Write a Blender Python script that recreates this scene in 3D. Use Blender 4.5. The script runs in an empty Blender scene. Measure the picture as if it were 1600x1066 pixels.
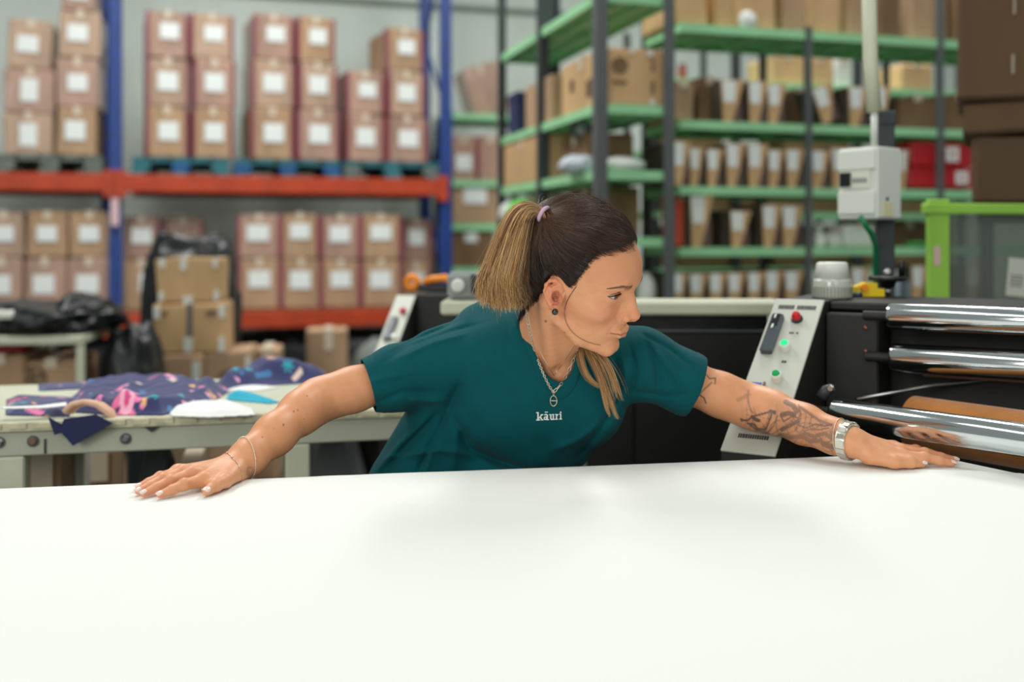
import bpy, math, random
import numpy as np
from mathutils import Vector
from mathutils.bvhtree import BVHTree

random.seed(7)
RNG = np.random.default_rng(7)
scene = bpy.context.scene
COL = scene.collection
ZC = 1.27                      # eye height of the camera
FPX = 1600.0                   # focal length in pixels of the 1600 px frame
HOR = 375.0                    # image row of the horizon

# ---------------------------------------------------------------- camera
cd = bpy.data.cameras.new('camera')
cd.sensor_width = 36.0
cd.lens = 36.0 * FPX / 1600.0
cd.shift_y = -(533.0 - HOR) / 1600.0
cd.clip_start = 0.05
cd.dof.use_dof = True
cd.dof.focus_distance = 1.78
cd.dof.aperture_fstop = 1.7
cam = bpy.data.objects.new('camera', cd)
COL.objects.link(cam)
cam.location = (0, 0, ZC)
cam.rotation_euler = (math.radians(90), 0, 0)
scene.camera = cam

# ---------------------------------------------------------------- light of the hall
wd = bpy.data.worlds.new('hall_daylight')
scene.world = wd
wd.use_nodes = True
wd.node_tree.nodes['Background'].inputs[0].default_value = (0.90, 1.0, 0.95, 1)
wd.node_tree.nodes['Background'].inputs[1].default_value = 0.27

def area(name, loc, rot, sx, sy, power, col=(1, 0.985, 0.955)):
    l = bpy.data.lights.new(name, 'AREA')
    l.shape = 'RECTANGLE'
    l.size, l.size_y, l.energy, l.color = sx, sy, power, col
    o = bpy.data.objects.new(name, l)
    COL.objects.link(o)
    o.location = loc
    o.rotation_euler = rot
    return o
# rows of ceiling strip lamps
area('ceiling_lamp', (-1.6, 0.6, 4.2), (0, 0, 0), 0.7, 3.2, 24)
area('ceiling_lamp', (0.9, 1.2, 4.2), (0, 0, 0), 0.5, 3.2, 18)
area('ceiling_lamp', (3.6, 1.6, 4.2), (0, 0, 0), 0.5, 3.2, 18)
area('ceiling_lamp', (-2.2, 5.6, 5.2), (0, 0, 0), 0.7, 3.4, 172)
area('ceiling_lamp', (1.6, 6.0, 5.2), (0, 0, 0), 0.7, 3.4, 172)
# tall windows of the hall behind the photographer
area('hall_window_light', (-4.0, -4.5, 3.2), (math.radians(72), 0, math.radians(-38)), 3.0, 2.4, 165, (1, 0.975, 0.94))
area('hall_window_light', (1.5, -5.0, 3.4), (math.radians(72), 0, math.radians(12)), 3.0, 2.2, 50, (1, 0.975, 0.94))

vs = scene.view_settings
scene.display_settings.display_device = 'sRGB'
vs.view_transform = 'Standard'
vs.look = 'None'
vs.gamma = 1.0
vs.exposure = 0.09
vs.use_curve_mapping = False

# ---------------------------------------------------------------- helpers
def lin(c):
    return tuple((x / 255 / 12.92) if x / 255 <= 0.04045 else ((x / 255 + 0.055) / 1.055) ** 2.4 for x in c)

MATS = {}
def mat(name, rgb, rough=0.6, metal=0.0, var=0.0, scale=8.0, bump=0.0, bscale=60.0, spec=0.5, stretch=(1, 1, 1),
        coat=0.0, var_rgb=None, sheen=0.0, emit=None):
    if name in MATS:
        return MATS[name]
    m = bpy.data.materials.new(name)
    m.use_nodes = True
    nt = m.node_tree
    b = nt.nodes['Principled BSDF']
    c = lin(rgb)
    b.inputs['Base Color'].default_value = (*c, 1)
    b.inputs['Roughness'].default_value = rough
    b.inputs['Metallic'].default_value = metal
    b.inputs['Specular IOR Level'].default_value = spec
    b.inputs['Coat Weight'].default_value = coat
    b.inputs['Sheen Weight'].default_value = sheen
    if emit:
        b.inputs['Emission Color'].default_value = (*lin(emit[0]), 1)
        b.inputs['Emission Strength'].default_value = emit[1]
    if var or bump:
        tc = nt.nodes.new('ShaderNodeTexCoord')
        mp = nt.nodes.new('ShaderNodeMapping')
        mp.inputs['Scale'].default_value = stretch
        oi = nt.nodes.new('ShaderNodeObjectInfo')
        ad = nt.nodes.new('ShaderNodeVectorMath')
        mu = nt.nodes.new('ShaderNodeMath'); mu.operation = 'MULTIPLY'; mu.inputs[1].default_value = 37.0
        nt.links.new(oi.outputs['Random'], mu.inputs[0])
        nt.links.new(tc.outputs['Object'], ad.inputs[0])
        nt.links.new(mu.outputs[0], ad.inputs[1])
        nt.links.new(ad.outputs[0], mp.inputs[0])
    if var:
        n = nt.nodes.new('ShaderNodeTexNoise')
        n.inputs['Scale'].default_value = scale
        n.inputs['Detail'].default_value = 5
        nt.links.new(mp.outputs[0], n.inputs['Vector'])
        r = nt.nodes.new('ShaderNodeValToRGB')
        lo = lin(var_rgb) if var_rgb else tuple(x * (1 - var) for x in c)
        hi = tuple(min(1, x * (1 + 0.6 * var)) for x in c)
        r.color_ramp.elements[0].color = (*lo, 1)
        r.color_ramp.elements[0].position = 0.3
        r.color_ramp.elements[1].color = (*hi, 1)
        r.color_ramp.elements[1].position = 0.7
        nt.links.new(n.outputs['Fac'], r.inputs[0])
        nt.links.new(r.outputs[0], b.inputs['Base Color'])
    if bump:
        n2 = nt.nodes.new('ShaderNodeTexNoise')
        n2.inputs['Scale'].default_value = bscale
        n2.inputs['Detail'].default_value = 3
        nt.links.new(mp.outputs[0], n2.inputs['Vector'])
        bp = nt.nodes.new('ShaderNodeBump')
        bp.inputs['Strength'].default_value = bump
        bp.inputs['Distance'].default_value = 0.004
        nt.links.new(n2.outputs['Fac'], bp.inputs['Height'])
        nt.links.new(bp.outputs[0], b.inputs['Normal'])
    MATS[name] = m
    return m

class MB:
    """collects simple solids and links them as one mesh object"""
    def __init__(s):
        s.v, s.f = [], []
    def add(s, vs_, fs_):
        o = len(s.v)
        s.v += [tuple(map(float, p)) for p in vs_]
        s.f += [tuple(i + o for i in f) for f in fs_]
        return s
    def box(s, x0, x1, y0, y1, z0, z1, b=0.0):
        c = np.array([(x0 + x1) / 2, (y0 + y1) / 2, (z0 + z1) / 2])
        return s.obox(c, np.eye(3), (abs(x1 - x0) / 2, abs(y1 - y0) / 2, abs(z1 - z0) / 2), b)
    def obox(s, c, ax, h, b=0.0):
        c, ax, h = np.array(c, float), np.array(ax, float), np.array(h, float)
        b = min(b, 0.45 * h.min())
        if b <= 0:
            sg = [(-1, -1, -1), (1, -1, -1), (1, 1, -1), (-1, 1, -1), (-1, -1, 1), (1, -1, 1), (1, 1, 1), (-1, 1, 1)]
            return s.add([c + (np.array(q) * h) @ ax for q in sg],
                         [(3, 2, 1, 0), (4, 5, 6, 7), (0, 1, 5, 4), (2, 3, 7, 6), (1, 2, 6, 5), (3, 0, 4, 7)])
        vs_, ix = [], {}
        for sx in (-1, 1):
            for sy in (-1, 1):
                for sz in (-1, 1):
                    for a in range(3):
                        q = np.array([sx, sy, sz]) * (h - b)
                        q[a] += (sx, sy, sz)[a] * b
                        ix[sx, sy, sz, a] = len(vs_)
                        vs_.append(c + q @ ax)
        fs_ = []
        def face(ids):
            p = [np.array(vs_[i]) for i in ids]
            n = np.cross(p[1] - p[0], p[2] - p[0])
            if n @ (sum(p) / len(p) - c) < 0:
                ids = ids[::-1]
            fs_.append(tuple(ids))
        for a in range(3):
            o1, o2 = (a + 1) % 3, (a + 2) % 3
            for sg in (-1, 1):
                r = []
                for q1, q2 in ((-1, -1), (1, -1), (1, 1), (-1, 1)):
                    k = [0, 0, 0]; k[a] = sg; k[o1] = q1; k[o2] = q2
                    r.append(ix[k[0], k[1], k[2], a])
                face(r)
            for q1 in (-1, 1):
                for q2 in (-1, 1):
                    r = []
                    for sg, w in ((-1, o1), (-1, o2), (1, o2), (1, o1)):
                        k = [0, 0, 0]; k[a] = sg; k[o1] = q1; k[o2] = q2
                        r.append(ix[k[0], k[1], k[2], w])
                    face(r)
        for sx in (-1, 1):
            for sy in (-1, 1):
                for sz in (-1, 1):
                    face([ix[sx, sy, sz, a] for a in range(3)])
        return s.add(vs_, fs_)
    def lathe(s, p0, p1, prof, n=24, capped=True):
        """profile [(t, r)] turned about p0-p1"""
        p0, p1 = np.array(p0, float), np.array(p1, float)
        d = p1 - p0
        u = np.cross(d, (0, 0, 1) if abs(d[2]) < 0.9 * np.linalg.norm(d) else (1, 0, 0))
        u /= np.linalg.norm(u)
        w = np.cross(d, u); w /= np.linalg.norm(w)
        vs_, fs_ = [], []
        for t, r in prof:
            for i in range(n):
                a = 2 * math.pi * i / n
                vs_.append(p0 + d * t + r * (math.cos(a) * u + math.sin(a) * w))
        for k in range(len(prof) - 1):
            for i in range(n):
                j = (i + 1) % n
                fs_.append((k * n + i, k * n + j, (k + 1) * n + j, (k + 1) * n + i))
        if capped:
            fs_.append(tuple(range(n))[::-1])
            fs_.append(tuple((len(prof) - 1) * n + i for i in range(n)))
        return s.add(vs_, fs_)
    def cyl(s, p0, p1, r, n=20, r1=None):
        return s.lathe(p0, p1, [(0, r), (1, r if r1 is None else r1)], n)
    def tube(s, pts, r, n=8, closed=False):
        pts = [np.array(p, float) for p in pts]
        m = len(pts)
        vs_, fs_ = [], []
        pu = None
        for i, p in enumerate(pts):
            if closed:
                t = pts[(i + 1) % m] - pts[i - 1]
            else:
                t = pts[min(i + 1, m - 1)] - pts[max(i - 1, 0)]
            t = t / (np.linalg.norm(t) + 1e-12)
            if pu is None:
                pu = np.cross(t, (0, 0, 1) if abs(t[2]) < 0.9 else (1, 0, 0))
            u = pu - t * (pu @ t)
            u /= np.linalg.norm(u) + 1e-12
            pu = u
            w = np.cross(t, u)
            rr = r[i] if hasattr(r, '__len__') else r
            for k in range(n):
                a = 2 * math.pi * k / n
                vs_.append(p + rr * (math.cos(a) * u + math.sin(a) * w))
        for i in range(m if closed else m - 1):
            for k in range(n):
                a, b = i * n + k, i * n + (k + 1) % n
                c, d = ((i + 1) % m) * n + (k + 1) % n, ((i + 1) % m) * n + k
                fs_.append((a, b, c, d))
        if not closed:
            fs_.append(tuple(range(n))[::-1])
            fs_.append(tuple((m - 1) * n + k for k in range(n)))
        return s.add(vs_, fs_)
    def prism(s, poly, o, ax, ay, az):
        """2-D polygon (counter-clockwise in ax, ay) extruded from o along az"""
        o, ax, ay, az = (np.array(q, float) for q in (o, ax, ay, az))
        n = len(poly)
        vs_ = [o + ax * x + ay * y for x, y in poly] + [o + ax * x + ay * y + az for x, y in poly]
        fs_ = [tuple(range(n))[::-1], tuple(range(n, 2 * n))]
        fs_ += [(i, (i + 1) % n, n + (i + 1) % n, n + i) for i in range(n)]
        return s.add(vs_, fs_)
    def sphere(s, c, r, n=16, m=10, ax=np.eye(3)):
        r = np.array(r, float) * np.ones(3)
        vs_, fs_ = [], []
        for j in range(m + 1):
            th = math.pi * j / m
            for i in range(n):
                a = 2 * math.pi * i / n
                q = np.array([math.sin(th) * math.cos(a), math.sin(th) * math.sin(a), math.cos(th)]) * r
                vs_.append(np.array(c) + q @ np.array(ax))
        for j in range(m):
            for i in range(n):
                a, b = j * n + i, j * n + (i + 1) % n
                fs_.append((a, a + n, b + n, b))
        return s.add(vs_, fs_)
    def mesh(s, name):
        me = bpy.data.meshes.new(name)
        me.from_pydata(s.v, [], s.f)
        me.validate()
        me.update()
        return me
    def build(s, name, m, parent=None, smooth=False):
        return put(name, s.mesh(name), m, parent, smooth)

def put(name, me, m, parent=None, smooth=False):
    o = bpy.data.objects.new(name, me)
    if m is not None and not me.materials:
        me.materials.append(m)
    COL.objects.link(o)
    if parent is not None:
        o.parent = parent
    if smooth:
        me.polygons.foreach_set('use_smooth', [True] * len(me.polygons))
    return o

def smooth_by_angle(o, deg=35):
    me = o.data
    me.polygons.foreach_set('use_smooth', [True] * len(me.polygons))
    me.set_sharp_from_angle(angle=math.radians(deg))
    return o

def tag(o, label, cat, group=None, kind=None):
    if label: o['label'] = label
    if cat: o['category'] = cat
    if group: o['group'] = group
    if kind: o['kind'] = kind
    return o

def thing(name, loc, rz, label, cat, group=None):
    o = bpy.data.objects.new(name, None)
    o.empty_display_size = 0.05
    COL.objects.link(o)
    o.location = tuple(map(float, loc))
    o.rotation_euler = (0, 0, rz)
    return tag(o, label, cat, group)

def structure(o):
    o['kind'] = 'structure'
    return o

def copy_tree(o):
    c = o.copy()
    COL.objects.link(c)
    for ch in list(o.children):
        d = ch.copy(); COL.objects.link(d); d.parent = c
        for g in list(ch.children):
            e = g.copy(); COL.objects.link(e); e.parent = d
    return c

def pt(px, py, Y):
    """world point seen at photo pixel (px, py) at distance Y"""
    return np.array([(px - 800) / FPX * Y, Y, ZC + (HOR - py) / FPX * Y])

class Frame:
    """a vertical reference plane of the building: origin on the ground, turned about Z"""
    def __init__(s, x, y, deg):
        s.o = np.array([x, y, 0.0])
        s.a = math.radians(deg)
        s.u = np.array([math.cos(s.a), math.sin(s.a), 0])
        s.v = np.array([-math.sin(s.a), math.cos(s.a), 0])
    def w(s, lx, ly, z):
        p = s.o + s.u * lx + s.v * ly
        return np.array([p[0], p[1], z])
    def lx(s, px, ly=0.0):
        k = (px - 800) / FPX
        P = s.o + s.v * ly
        return (k * P[1] - P[0]) / (s.u[0] - k * s.u[1])
    def z(s, py, lx, ly=0.0):
        return ZC + (HOR - py) / FPX * s.w(lx, ly, 0)[1]
    def rect(s, r, ly=0.0):
        a, b = s.lx(r[0], ly), s.lx(r[2], ly)
        m = (a + b) / 2
        return a, b, s.z(r[3], m, ly), s.z(r[1], m, ly)

ANG = 16.0                      # the hall is turned 16 degrees against the camera

# ---------------------------------------------------------------- materials
M_WALL = mat('pale_wall_panel', (230, 240, 232), 0.8, var=0.06, scale=1.5)
M_FLOOR = mat('concrete_floor', (92, 95, 90), 0.55, var=0.25, scale=2.0)
M_CLOTH = mat('white_cloth', (240, 243, 238), 0.85, bump=0.05, bscale=260)
M_TABLE = mat('table_steel', (196, 198, 190), 0.5)
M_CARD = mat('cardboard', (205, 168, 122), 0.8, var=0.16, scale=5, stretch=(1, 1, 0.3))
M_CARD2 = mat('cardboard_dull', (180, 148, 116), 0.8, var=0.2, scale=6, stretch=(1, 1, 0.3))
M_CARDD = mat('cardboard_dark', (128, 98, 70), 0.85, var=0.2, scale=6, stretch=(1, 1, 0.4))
M_WRAP = mat('wrapped_cardboard', (184, 154, 130), 0.38, var=0.24, scale=5, bump=0.35, bscale=18, stretch=(1, 1, 0.25), coat=0.3)
M_WRAP2 = mat('wrapped_cardboard_pink', (178, 144, 126), 0.38, var=0.24, scale=5, bump=0.35, bscale=18, stretch=(1, 1, 0.25), coat=0.3)
M_LABEL = mat('white_label', (232, 238, 236), 0.6)
M_MAROON = mat('maroon_tape', (140, 70, 80), 0.4)
M_CLEAR = mat('pale_tape', (214, 200, 178), 0.3)
M_PAPER = mat('white_tape', (222, 224, 214), 0.5)
M_BLUE = mat('rack_blue', (20, 62, 140), 0.45, var=0.15, scale=9)
M_ORANGE = mat('rack_orange', (184, 62, 24), 0.5, var=0.2, scale=5)
M_TEAL = mat('pallet_teal', (44, 112, 122), 0.7, var=0.3, scale=6)
M_PBLUE = mat('pallet_blue', (30, 86, 140), 0.7, var=0.3, scale=6)
M_PGREY = mat('pallet_grey', (108, 118, 110), 0.8, var=0.3, scale=6)
M_GREEN = mat('shelf_green', (158, 220, 168), 0.5, var=0.1, scale=4)
M_POST = mat('post_grey', (92, 97, 98), 0.5, var=0.1, scale=8)
M_POSTD = mat('post_dark', (52, 58, 60), 0.5, var=0.1, scale=8)
M_BLACK = mat('machine_black', (27, 27, 24), 0.6, var=0.15, scale=30)
M_BLACKP = mat('black_plastic', (18, 22, 24), 0.35, bump=0.3, bscale=25)
M_CREAM = mat('cream_steel', (206, 208, 184), 0.45, var=0.08, scale=5)
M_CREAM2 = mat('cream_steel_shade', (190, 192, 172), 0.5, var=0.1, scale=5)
M_SILVER = mat('brushed_plate', (190, 194, 182), .5, metal=0.15)
M_CHROME = mat('chrome', (214, 220, 222), 0.12, metal=1.0, bump=0.02, bscale=30, stretch=(1, 1, 1))
M_STEEL = mat('steel', (170, 172, 168), 0.3, metal=1.0)
M_FELT = mat('brown_felt', (186, 118, 50), 0.95, var=0.2, scale=14, bump=0.4, bscale=160, sheen=0.3)
M_WHITEP = mat('white_plastic', (226, 230, 222), 0.35)
M_RED = mat('red_plastic', (206, 24, 34), 0.35)
M_CRATE = mat('red_crate', (190, 22, 32), 0.45)
M_LIME = mat('lime_paint', (158, 212, 82), 0.45, var=0.08, scale=6)
M_YELL = mat('yellow_plastic', (240, 206, 22), 0.4)
M_ORNG = mat('orange_plastic', (250, 146, 20), 0.4)
M_LGRN = mat('leaf_green', (90, 200, 50), 0.5)
M_CABLE = mat('green_cable', (10, 130, 84), 0.4)
M_INK = mat('dark_print', (66, 66, 66), 0.7)
M_BROWNINK = mat('brown_print', (104, 88, 66), 0.8)
M_GREY = mat('grey_plastic', (142, 148, 146), 0.5)
M_NAVY = mat('navy_cloth', (38, 46, 86), 0.85, bump=0.1, bscale=300)
M_GLOW = mat('green_lamp_lens', (20, 190, 110), 0.25, emit=((30, 230, 140), 0.7))
M_GLOWD = mat('green_lamp_lens_dim', (10, 140, 70), 0.25, emit=((10, 160, 80), 0.25))
M_REDINK = mat('red_paper', (214, 84, 62), 0.7)

# ---------------------------------------------------------------- the hall
RK = Frame(-3.224, 8.32, ANG)
def plate(name, fr, x0, x1, y0, y1, z0, z1, m):
    a = MB()
    ax = np.array([fr.u, fr.v, (0, 0, 1)])
    a.obox(fr.w((x0 + x1) / 2, (y0 + y1) / 2, (z0 + z1) / 2), ax, ((x1 - x0) / 2, (y1 - y0) / 2, (z1 - z0) / 2))
    return structure(a.build(name, m))
plate('floor', RK, -5, 12, -12, 2.0, -0.1, 0.0, M_FLOOR)
wall = plate('wall_back', RK, -5, 12, 1.9, 2.02, 0.0, 5.2, M_WALL)
# sheet joints of the wall lining, one raised batten per joint
for k, lx in enumerate(np.arange(-4, 12, 2.0)):
    b = MB(); b.obox(RK.w(lx, 1.892, 2.6), np.array([RK.u, RK.v, (0, 0, 1)]), (0.012, 0.008, 2.6))
    o = b.build('joint_batten', M_WALL, wall)
zc = RK.z(10, RK.lx(700, 1.86), 1.86)
b = MB(); b.tube([RK.w(-4, 1.86, zc), RK.w(11, 1.86, zc)], 0.03, 8)
structure(b.build('trim_1', mat('conduit_grey', (150, 160, 152), 0.5)))

# ---------------------------------------------------------------- cartons
ORD = ['first', 'second', 'third', 'fourth', 'fifth', 'sixth', 'seventh', 'eighth', 'ninth', 'tenth', 'eleventh', 'twelfth']

def carton(fr, r, ly, depth, m, label, group=None, lab=None, maroon='', tilt=0.0, tape=True, logo=False, cat='carton', name='carton', corner_tape=None, rz=0.0, zb=None):
    """one carton whose front face fills the photo rectangle r on the plane ly of frame fr"""
    x0, x1, z0, z1 = fr.rect(r, ly)
    if zb is not None: z0 = zb
    elif getattr(fr, 'shelves', None):
        z0 = min(fr.shelves, key=lambda q: abs(q - z0)) + .001
    if rz: x0, x1 = x0 + .008, x1 - .008
    w, h = x1 - x0, z1 - z0
    t = thing(name, fr.w((x0 + x1) / 2, ly, z0), fr.a + rz, label, cat, group)
    t.rotation_euler[1] = tilt
    j = lambda: RNG.uniform(-.006, .006)
    b = MB(); b.box(-w / 2, w / 2, 0, depth, 0, h, 0.012)
    v = np.array(b.v)
    v[:, 0] += 0.010 * np.sin(v[:, 2] / h * 3.1) * np.sign(v[:, 0]) + 0.006 * RNG.normal(size=len(v)) * (v[:, 2] > h / 2)
    v[:, 2] += 0.006 * RNG.normal(size=len(v)) * (v[:, 2] > h / 2)
    b.v = [tuple(q) for q in v]
    b.build('carton_body', m, t)
    if tape:
        b = MB()
        b.box(-0.025, 0.025, -0.004, depth + .004, h + .003, h + 0.008)
        b.box(-0.025, 0.025, -0.006, -0.001, h * .84, h + 0.006)
        b.build('sealing_tape', M_CLEAR, t)
    if lab:
        lx, lz, lw, lh = lab
        b = MB(); b.box(-w / 2 + (lx - lw / 2) * w, -w / 2 + (lx + lw / 2) * w, -0.013, -0.001, (lz - lh / 2) * h, (lz + lh / 2) * h)
        b.build('shipping_label', M_LABEL, t)
    for s in maroon:
        b = MB()
        e = -w / 2 if s == 'L' else w / 2
        sg = -1 if s == 'L' else 1
        b.box(e - 0.011 if s == 'L' else e - .016, e + .016 if s == 'L' else e + .011, -0.010, -0.001, 0.01, h - 0.01)
        b.box(e + sg * .001, e + sg * .012, -0.004, 0.06, 0.01, h - 0.01)
        b.build('maroon_edge_tape', M_MAROON, t)
    if corner_tape:
        tm = M_PAPER if name == 'carton' and 'frame edge' not in label else mat('dull_tape', (150, 140, 122), .5)
        for (cx, cz, cw, ch) in corner_tape:
            b = MB(); b.box(-w / 2 + cx * w, -w / 2 + (cx + cw) * w, -0.010, -0.001, cz * h, (cz + ch) * h)
            b.build('white_tape_strip', tm, t)
    if logo:
        cx, cz, R = logo
        c = np.array([-w / 2 + cx * w, -0.006, cz * h])
        R = R * h
        b = MB()
        ring = [c + R * np.array([math.cos(a), 0, math.sin(a)]) for a in np.linspace(0, 2 * math.pi, 25)[:-1]]
        b.tube(ring, 0.1 * R, 5, True)
        for k in range(9):
            a = k * 2.4
            q = c + R * 0.26 * math.sqrt(k) * np.array([math.cos(a), 0, math.sin(a)])
            b.sphere(q, (R * .2, .004, R * .2), 8, 5)
        for i in range(5):
            b.box(c[0] - R * .8 + i * R * .34, c[0] - R * .55 + i * R * .34, -0.010, -0.001, c[2] - R * 1.75, c[2] - R * 1.45)
        b.build('printed_stamp', M_BROWNINK, t)
    return t

def lump(name, c, r, m, label, cat, amp=.18, seed=0, n=40, fq=3.0, ax=np.eye(3), group=None, parent=None, pw=1.0):
    """soft crumpled bag or cloth lump"""
    b = MB(); b.sphere((0, 0, 0), 1, n, n // 2)
    v = np.array(b.v)
    v = np.sign(v) * np.abs(v) ** pw
    rg = np.random.default_rng(seed)
    d = np.zeros(len(v))
    for k in range(10):
        kv = rg.normal(size=3) * fq * (1 + k * .25); ph = rg.uniform(0, 6.28)
        d += (1 - np.abs(np.sin(v @ kv + ph)) * 1.4) / (1 + .4 * k)
    v = v * (1 + amp * d[:, None] * .35)
    v[:, 2] = np.maximum(v[:, 2], -.75)
    v[:, 2] = v[:, 2] + .75
    b.v = [tuple(q) for q in (v * np.array([r[0], r[1], r[2] / 1.75])) @ ax]
    o = b.build(name, m, parent, True)
    o.location = tuple(map(float, c))
    if label: tag(o, label, cat, group)
    return o

# ---------------------------------------------------------------- pallet rack on the left
ZB1, ZB0 = 1.806, 0.672
rack = thing('pallet_rack', RK.w(0, 0, 0), RK.a, 'blue and orange steel pallet rack standing against the pale back wall', 'rack')
for lx in (-2.75, 0.0, 2.75):
    up = None
    for ly, lx in ((0.05, lx), (1.0, lx - (.16 if lx == 0 else 0))):
        b = MB()
        b.box(lx - .05, lx - .042, ly - .035, ly + .035, 0, 4.6)
        b.box(lx + .042, lx + .05, ly - .035, ly + .035, 0, 4.6)
        b.box(lx - .05, lx + .05, ly - .04, ly - .03, 0, 4.6)
        o = b.build('upright', M_BLUE, rack)
        if up is None: up = o
        hb = MB()
        for z in np.arange(0.3, 4.4, 0.1):
            for s in (-.022, .022):
                hb.box(lx + s - .006, lx + s + .006, ly - .043, ly - .0405, z, z + .045)
        hb.build('slot_holes', M_POSTD, o)['kind'] = 'stuff'
        b = MB(); b.box(lx - .08, lx + .08, ly - .07, ly + .07, 0, .012); b.build('foot_plate', M_BLUE, rack)
    z = 0.2
    k = 0
    lx0 = lx + (.16 if -.2 < lx < -.1 else 0)
    while z < 4.2:
        b = MB(); b.tube([(lx0, .06, z if k % 2 else z + .75), (lx, .99, z + .75 if k % 2 else z)], .018, 6); b.build('brace', M_BLUE, rack)
        z += .75; k += 1
for x0, x1 in ((-2.75, 0), (0, 2.75)):
    for zt in (ZB1, ZB0):
        for ly in (-0.005, 1.04):
            b = MB(); b.box(x0 + .05, x1 - .05, ly - .025, ly + .025, zt - .145, zt, .006); b.build('beam', M_ORANGE, rack)
        for xe in (x0 + .04, x1 - .04):
            b = MB(); b.box(xe - .045, xe + .045, -.042, -.03, zt - .19, zt + .03); b.build('beam_connector', M_ORANGE, rack)
        for i in range(14):
            xx = x0 + .1 + i * (x1 - x0 - .2) / 14
            b = MB(); b.box(xx, xx + .15, .03, 1.0, zt - .03, zt + (0.0 if zt == ZB1 else .008))
            b.build('deck_board', M_CARDD, rack)
b = MB(); b.box(-.028, .03, -.041, -.0305, ZB1 - .42, ZB1 - .2); b.build('warning_sticker', mat('pink_sticker', (226, 190, 190), .5), rack)

def pallet(x0, x1, label, cols, ly=.0):
    w = x1 - x0
    t = thing('pallet', RK.w((x0 + x1) / 2, ly, ZB1 + .001), RK.a, label, 'pallet', 'wooden pallets on the upper rack beam')
    h = w / 2
    for i in range(5):
        b = MB(); a = -h + i * (w - .13) / 4; b.box(a, a + .13, 0, 1.15, .122, .144, .004); b.build('deck_board', cols[0], t)
    for yy in (0, .5, 1.0):
        b = MB(); b.box(-h, h, yy, yy + .13, .1, .122); b.build('stringer_board', cols[0], t)
        for i, xx in enumerate((-h, -.07, h - .14)):
            b = MB(); b.box(xx, xx + .14, yy, yy + .13, .022, .1, .004); b.build('block', cols[1 + i % 2], t)
    for xx in (-h, -.05, h - .1):
        b = MB(); b.box(xx, xx + .1, 0, 1.15, 0, .022); b.build('runner_board', cols[0], t)
L = lambda px, ly=0: RK.lx(px, ly)
pallet(L(-8), L(160), 'grey weathered wooden pallet left of the blue upright on the upper beam', (M_PGREY, M_PGREY, M_PGREY))
pallet(L(206), L(358), 'teal painted pallet just right of the left blue upright', (M_TEAL, M_TEAL, M_PBLUE))
pallet(L(366), L(532), 'blue painted pallet in the middle of the upper beam', (M_TEAL, M_PBLUE, M_PBLUE))
pallet(L(538), L(686), 'teal pallet with pale blocks at the right end of the beam', (M_TEAL, M_PGREY, M_TEAL))

def stack(colname, rects, labs, ms, maroon, group, ly=.06, depth=.5, tilts=None, rz=0.0):
    n = len(rects)
    base = (ZB1 + .147) if rects[-1][3] < 300 else ZB0 + .010
    zbs = []
    for r in rects[::-1]:
        zbs.append(base); base = RK.rect(r, ly)[3] + .004
    zbs = zbs[::-1]
    for i, r in enumerate(rects):
        if n == 1: w = 'only carton'
        elif n == 2: w = ('upper carton', 'lower carton')[i]
        elif n == 3: w = ('top carton', 'middle carton', 'bottom carton')[i]
        else: w = ORD[i] + ' carton from the top'
        carton(RK, r, ly, depth, ms[i % len(ms)], w + ' ' + colname, group, labs[i], maroon,
               tilt=(tilts[i] if tilts else RNG.uniform(-.008, .008)), zb=zbs[i], rz=rz)
G1 = 'shrink wrapped cartons on the upper rack level'
G2 = 'cartons on the lower rack level'
WL = (.52, .55, .44, .36)
stack('of the leaning column at the far left, upper rack level', [(11, 31, 78, 105), (5, 108, 84, 176), (7, 177, 82, 240)],
      [(.45, .5, .5, .34), (.5, .52, .34, .52), (.5, .48, .36, .55)], [M_WRAP, M_WRAP2, M_WRAP], '', G1, tilts=(.05, .03, -.01))
stack('of the column left of the blue upright, upper level', [(96, -40, 148, 15), (91, 17, 157, 90), (88, 91, 155, 167), (87, 168, 150, 238)],
      [(.5, .55, .6, .5), (.45, .53, .48, .36), (.5, .5, .46, .34), (.47, .52, .5, .4)], [M_WRAP2, M_WRAP, M_WRAP2, M_CARD2], '', G1, tilts=(0, .015, -.01, .02))
WLs = [(.55, .57, .48, .34), (.5, .52, .5, .38), (.53, .52, .5, .36)]
stack('of the first wrapped column right of the blue upright', [(229, 17, 294, 90), (229, 91, 295, 166), (229, 167, 294, 245)], WLs, [M_WRAP2, M_WRAP, M_CARD2], 'LR', G1, rz=.12, depth=.62)
stack('of the second wrapped column right of the blue upright', [(298, 22, 364, 92), (303, 93, 367, 168), (301, 169, 364, 245)], WLs, [M_WRAP, M_WRAP2, M_CARD2], 'LR', G1, rz=.12, depth=.62)
stack('of the third wrapped column, on the middle blue pallet', [(396, 23, 459, 93), (394, 94, 461, 168), (393, 169, 459, 247)], WLs, [M_WRAP2, M_WRAP, M_CARD2], 'LR', G1, rz=.12, depth=.62)
stack('of the fourth wrapped column, right side of the middle pallet', [(464, 27, 523, 97), (467, 98, 527, 170), (464, 171, 530, 248)], WLs, [M_CARD2, M_WRAP, M_WRAP2], 'LR', G1, rz=.12, depth=.62)
stack('of the short two carton column on the right pallet', [(541, 112, 601, 178), (541, 179, 601, 248)], WLs[:2], [M_WRAP2, M_WRAP2], 'LR', G1, rz=.12, depth=.62)
stack('of the last column beside the right blue upright, upper level', [(603, 45, 662, 111), (606, 112, 664, 181), (604, 182, 668, 250)], WLs, [M_CARD2, M_WRAP, M_WRAP2], 'LR', G1, rz=.12, depth=.62)
g = [[(-28, 331, 38, 402), (-30, 403, 33, 481)], [(42, 331, 104, 402), (38, 403, 102, 481)], [(108, 331, 171, 402), (104, 403, 171, 481)]]
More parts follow.
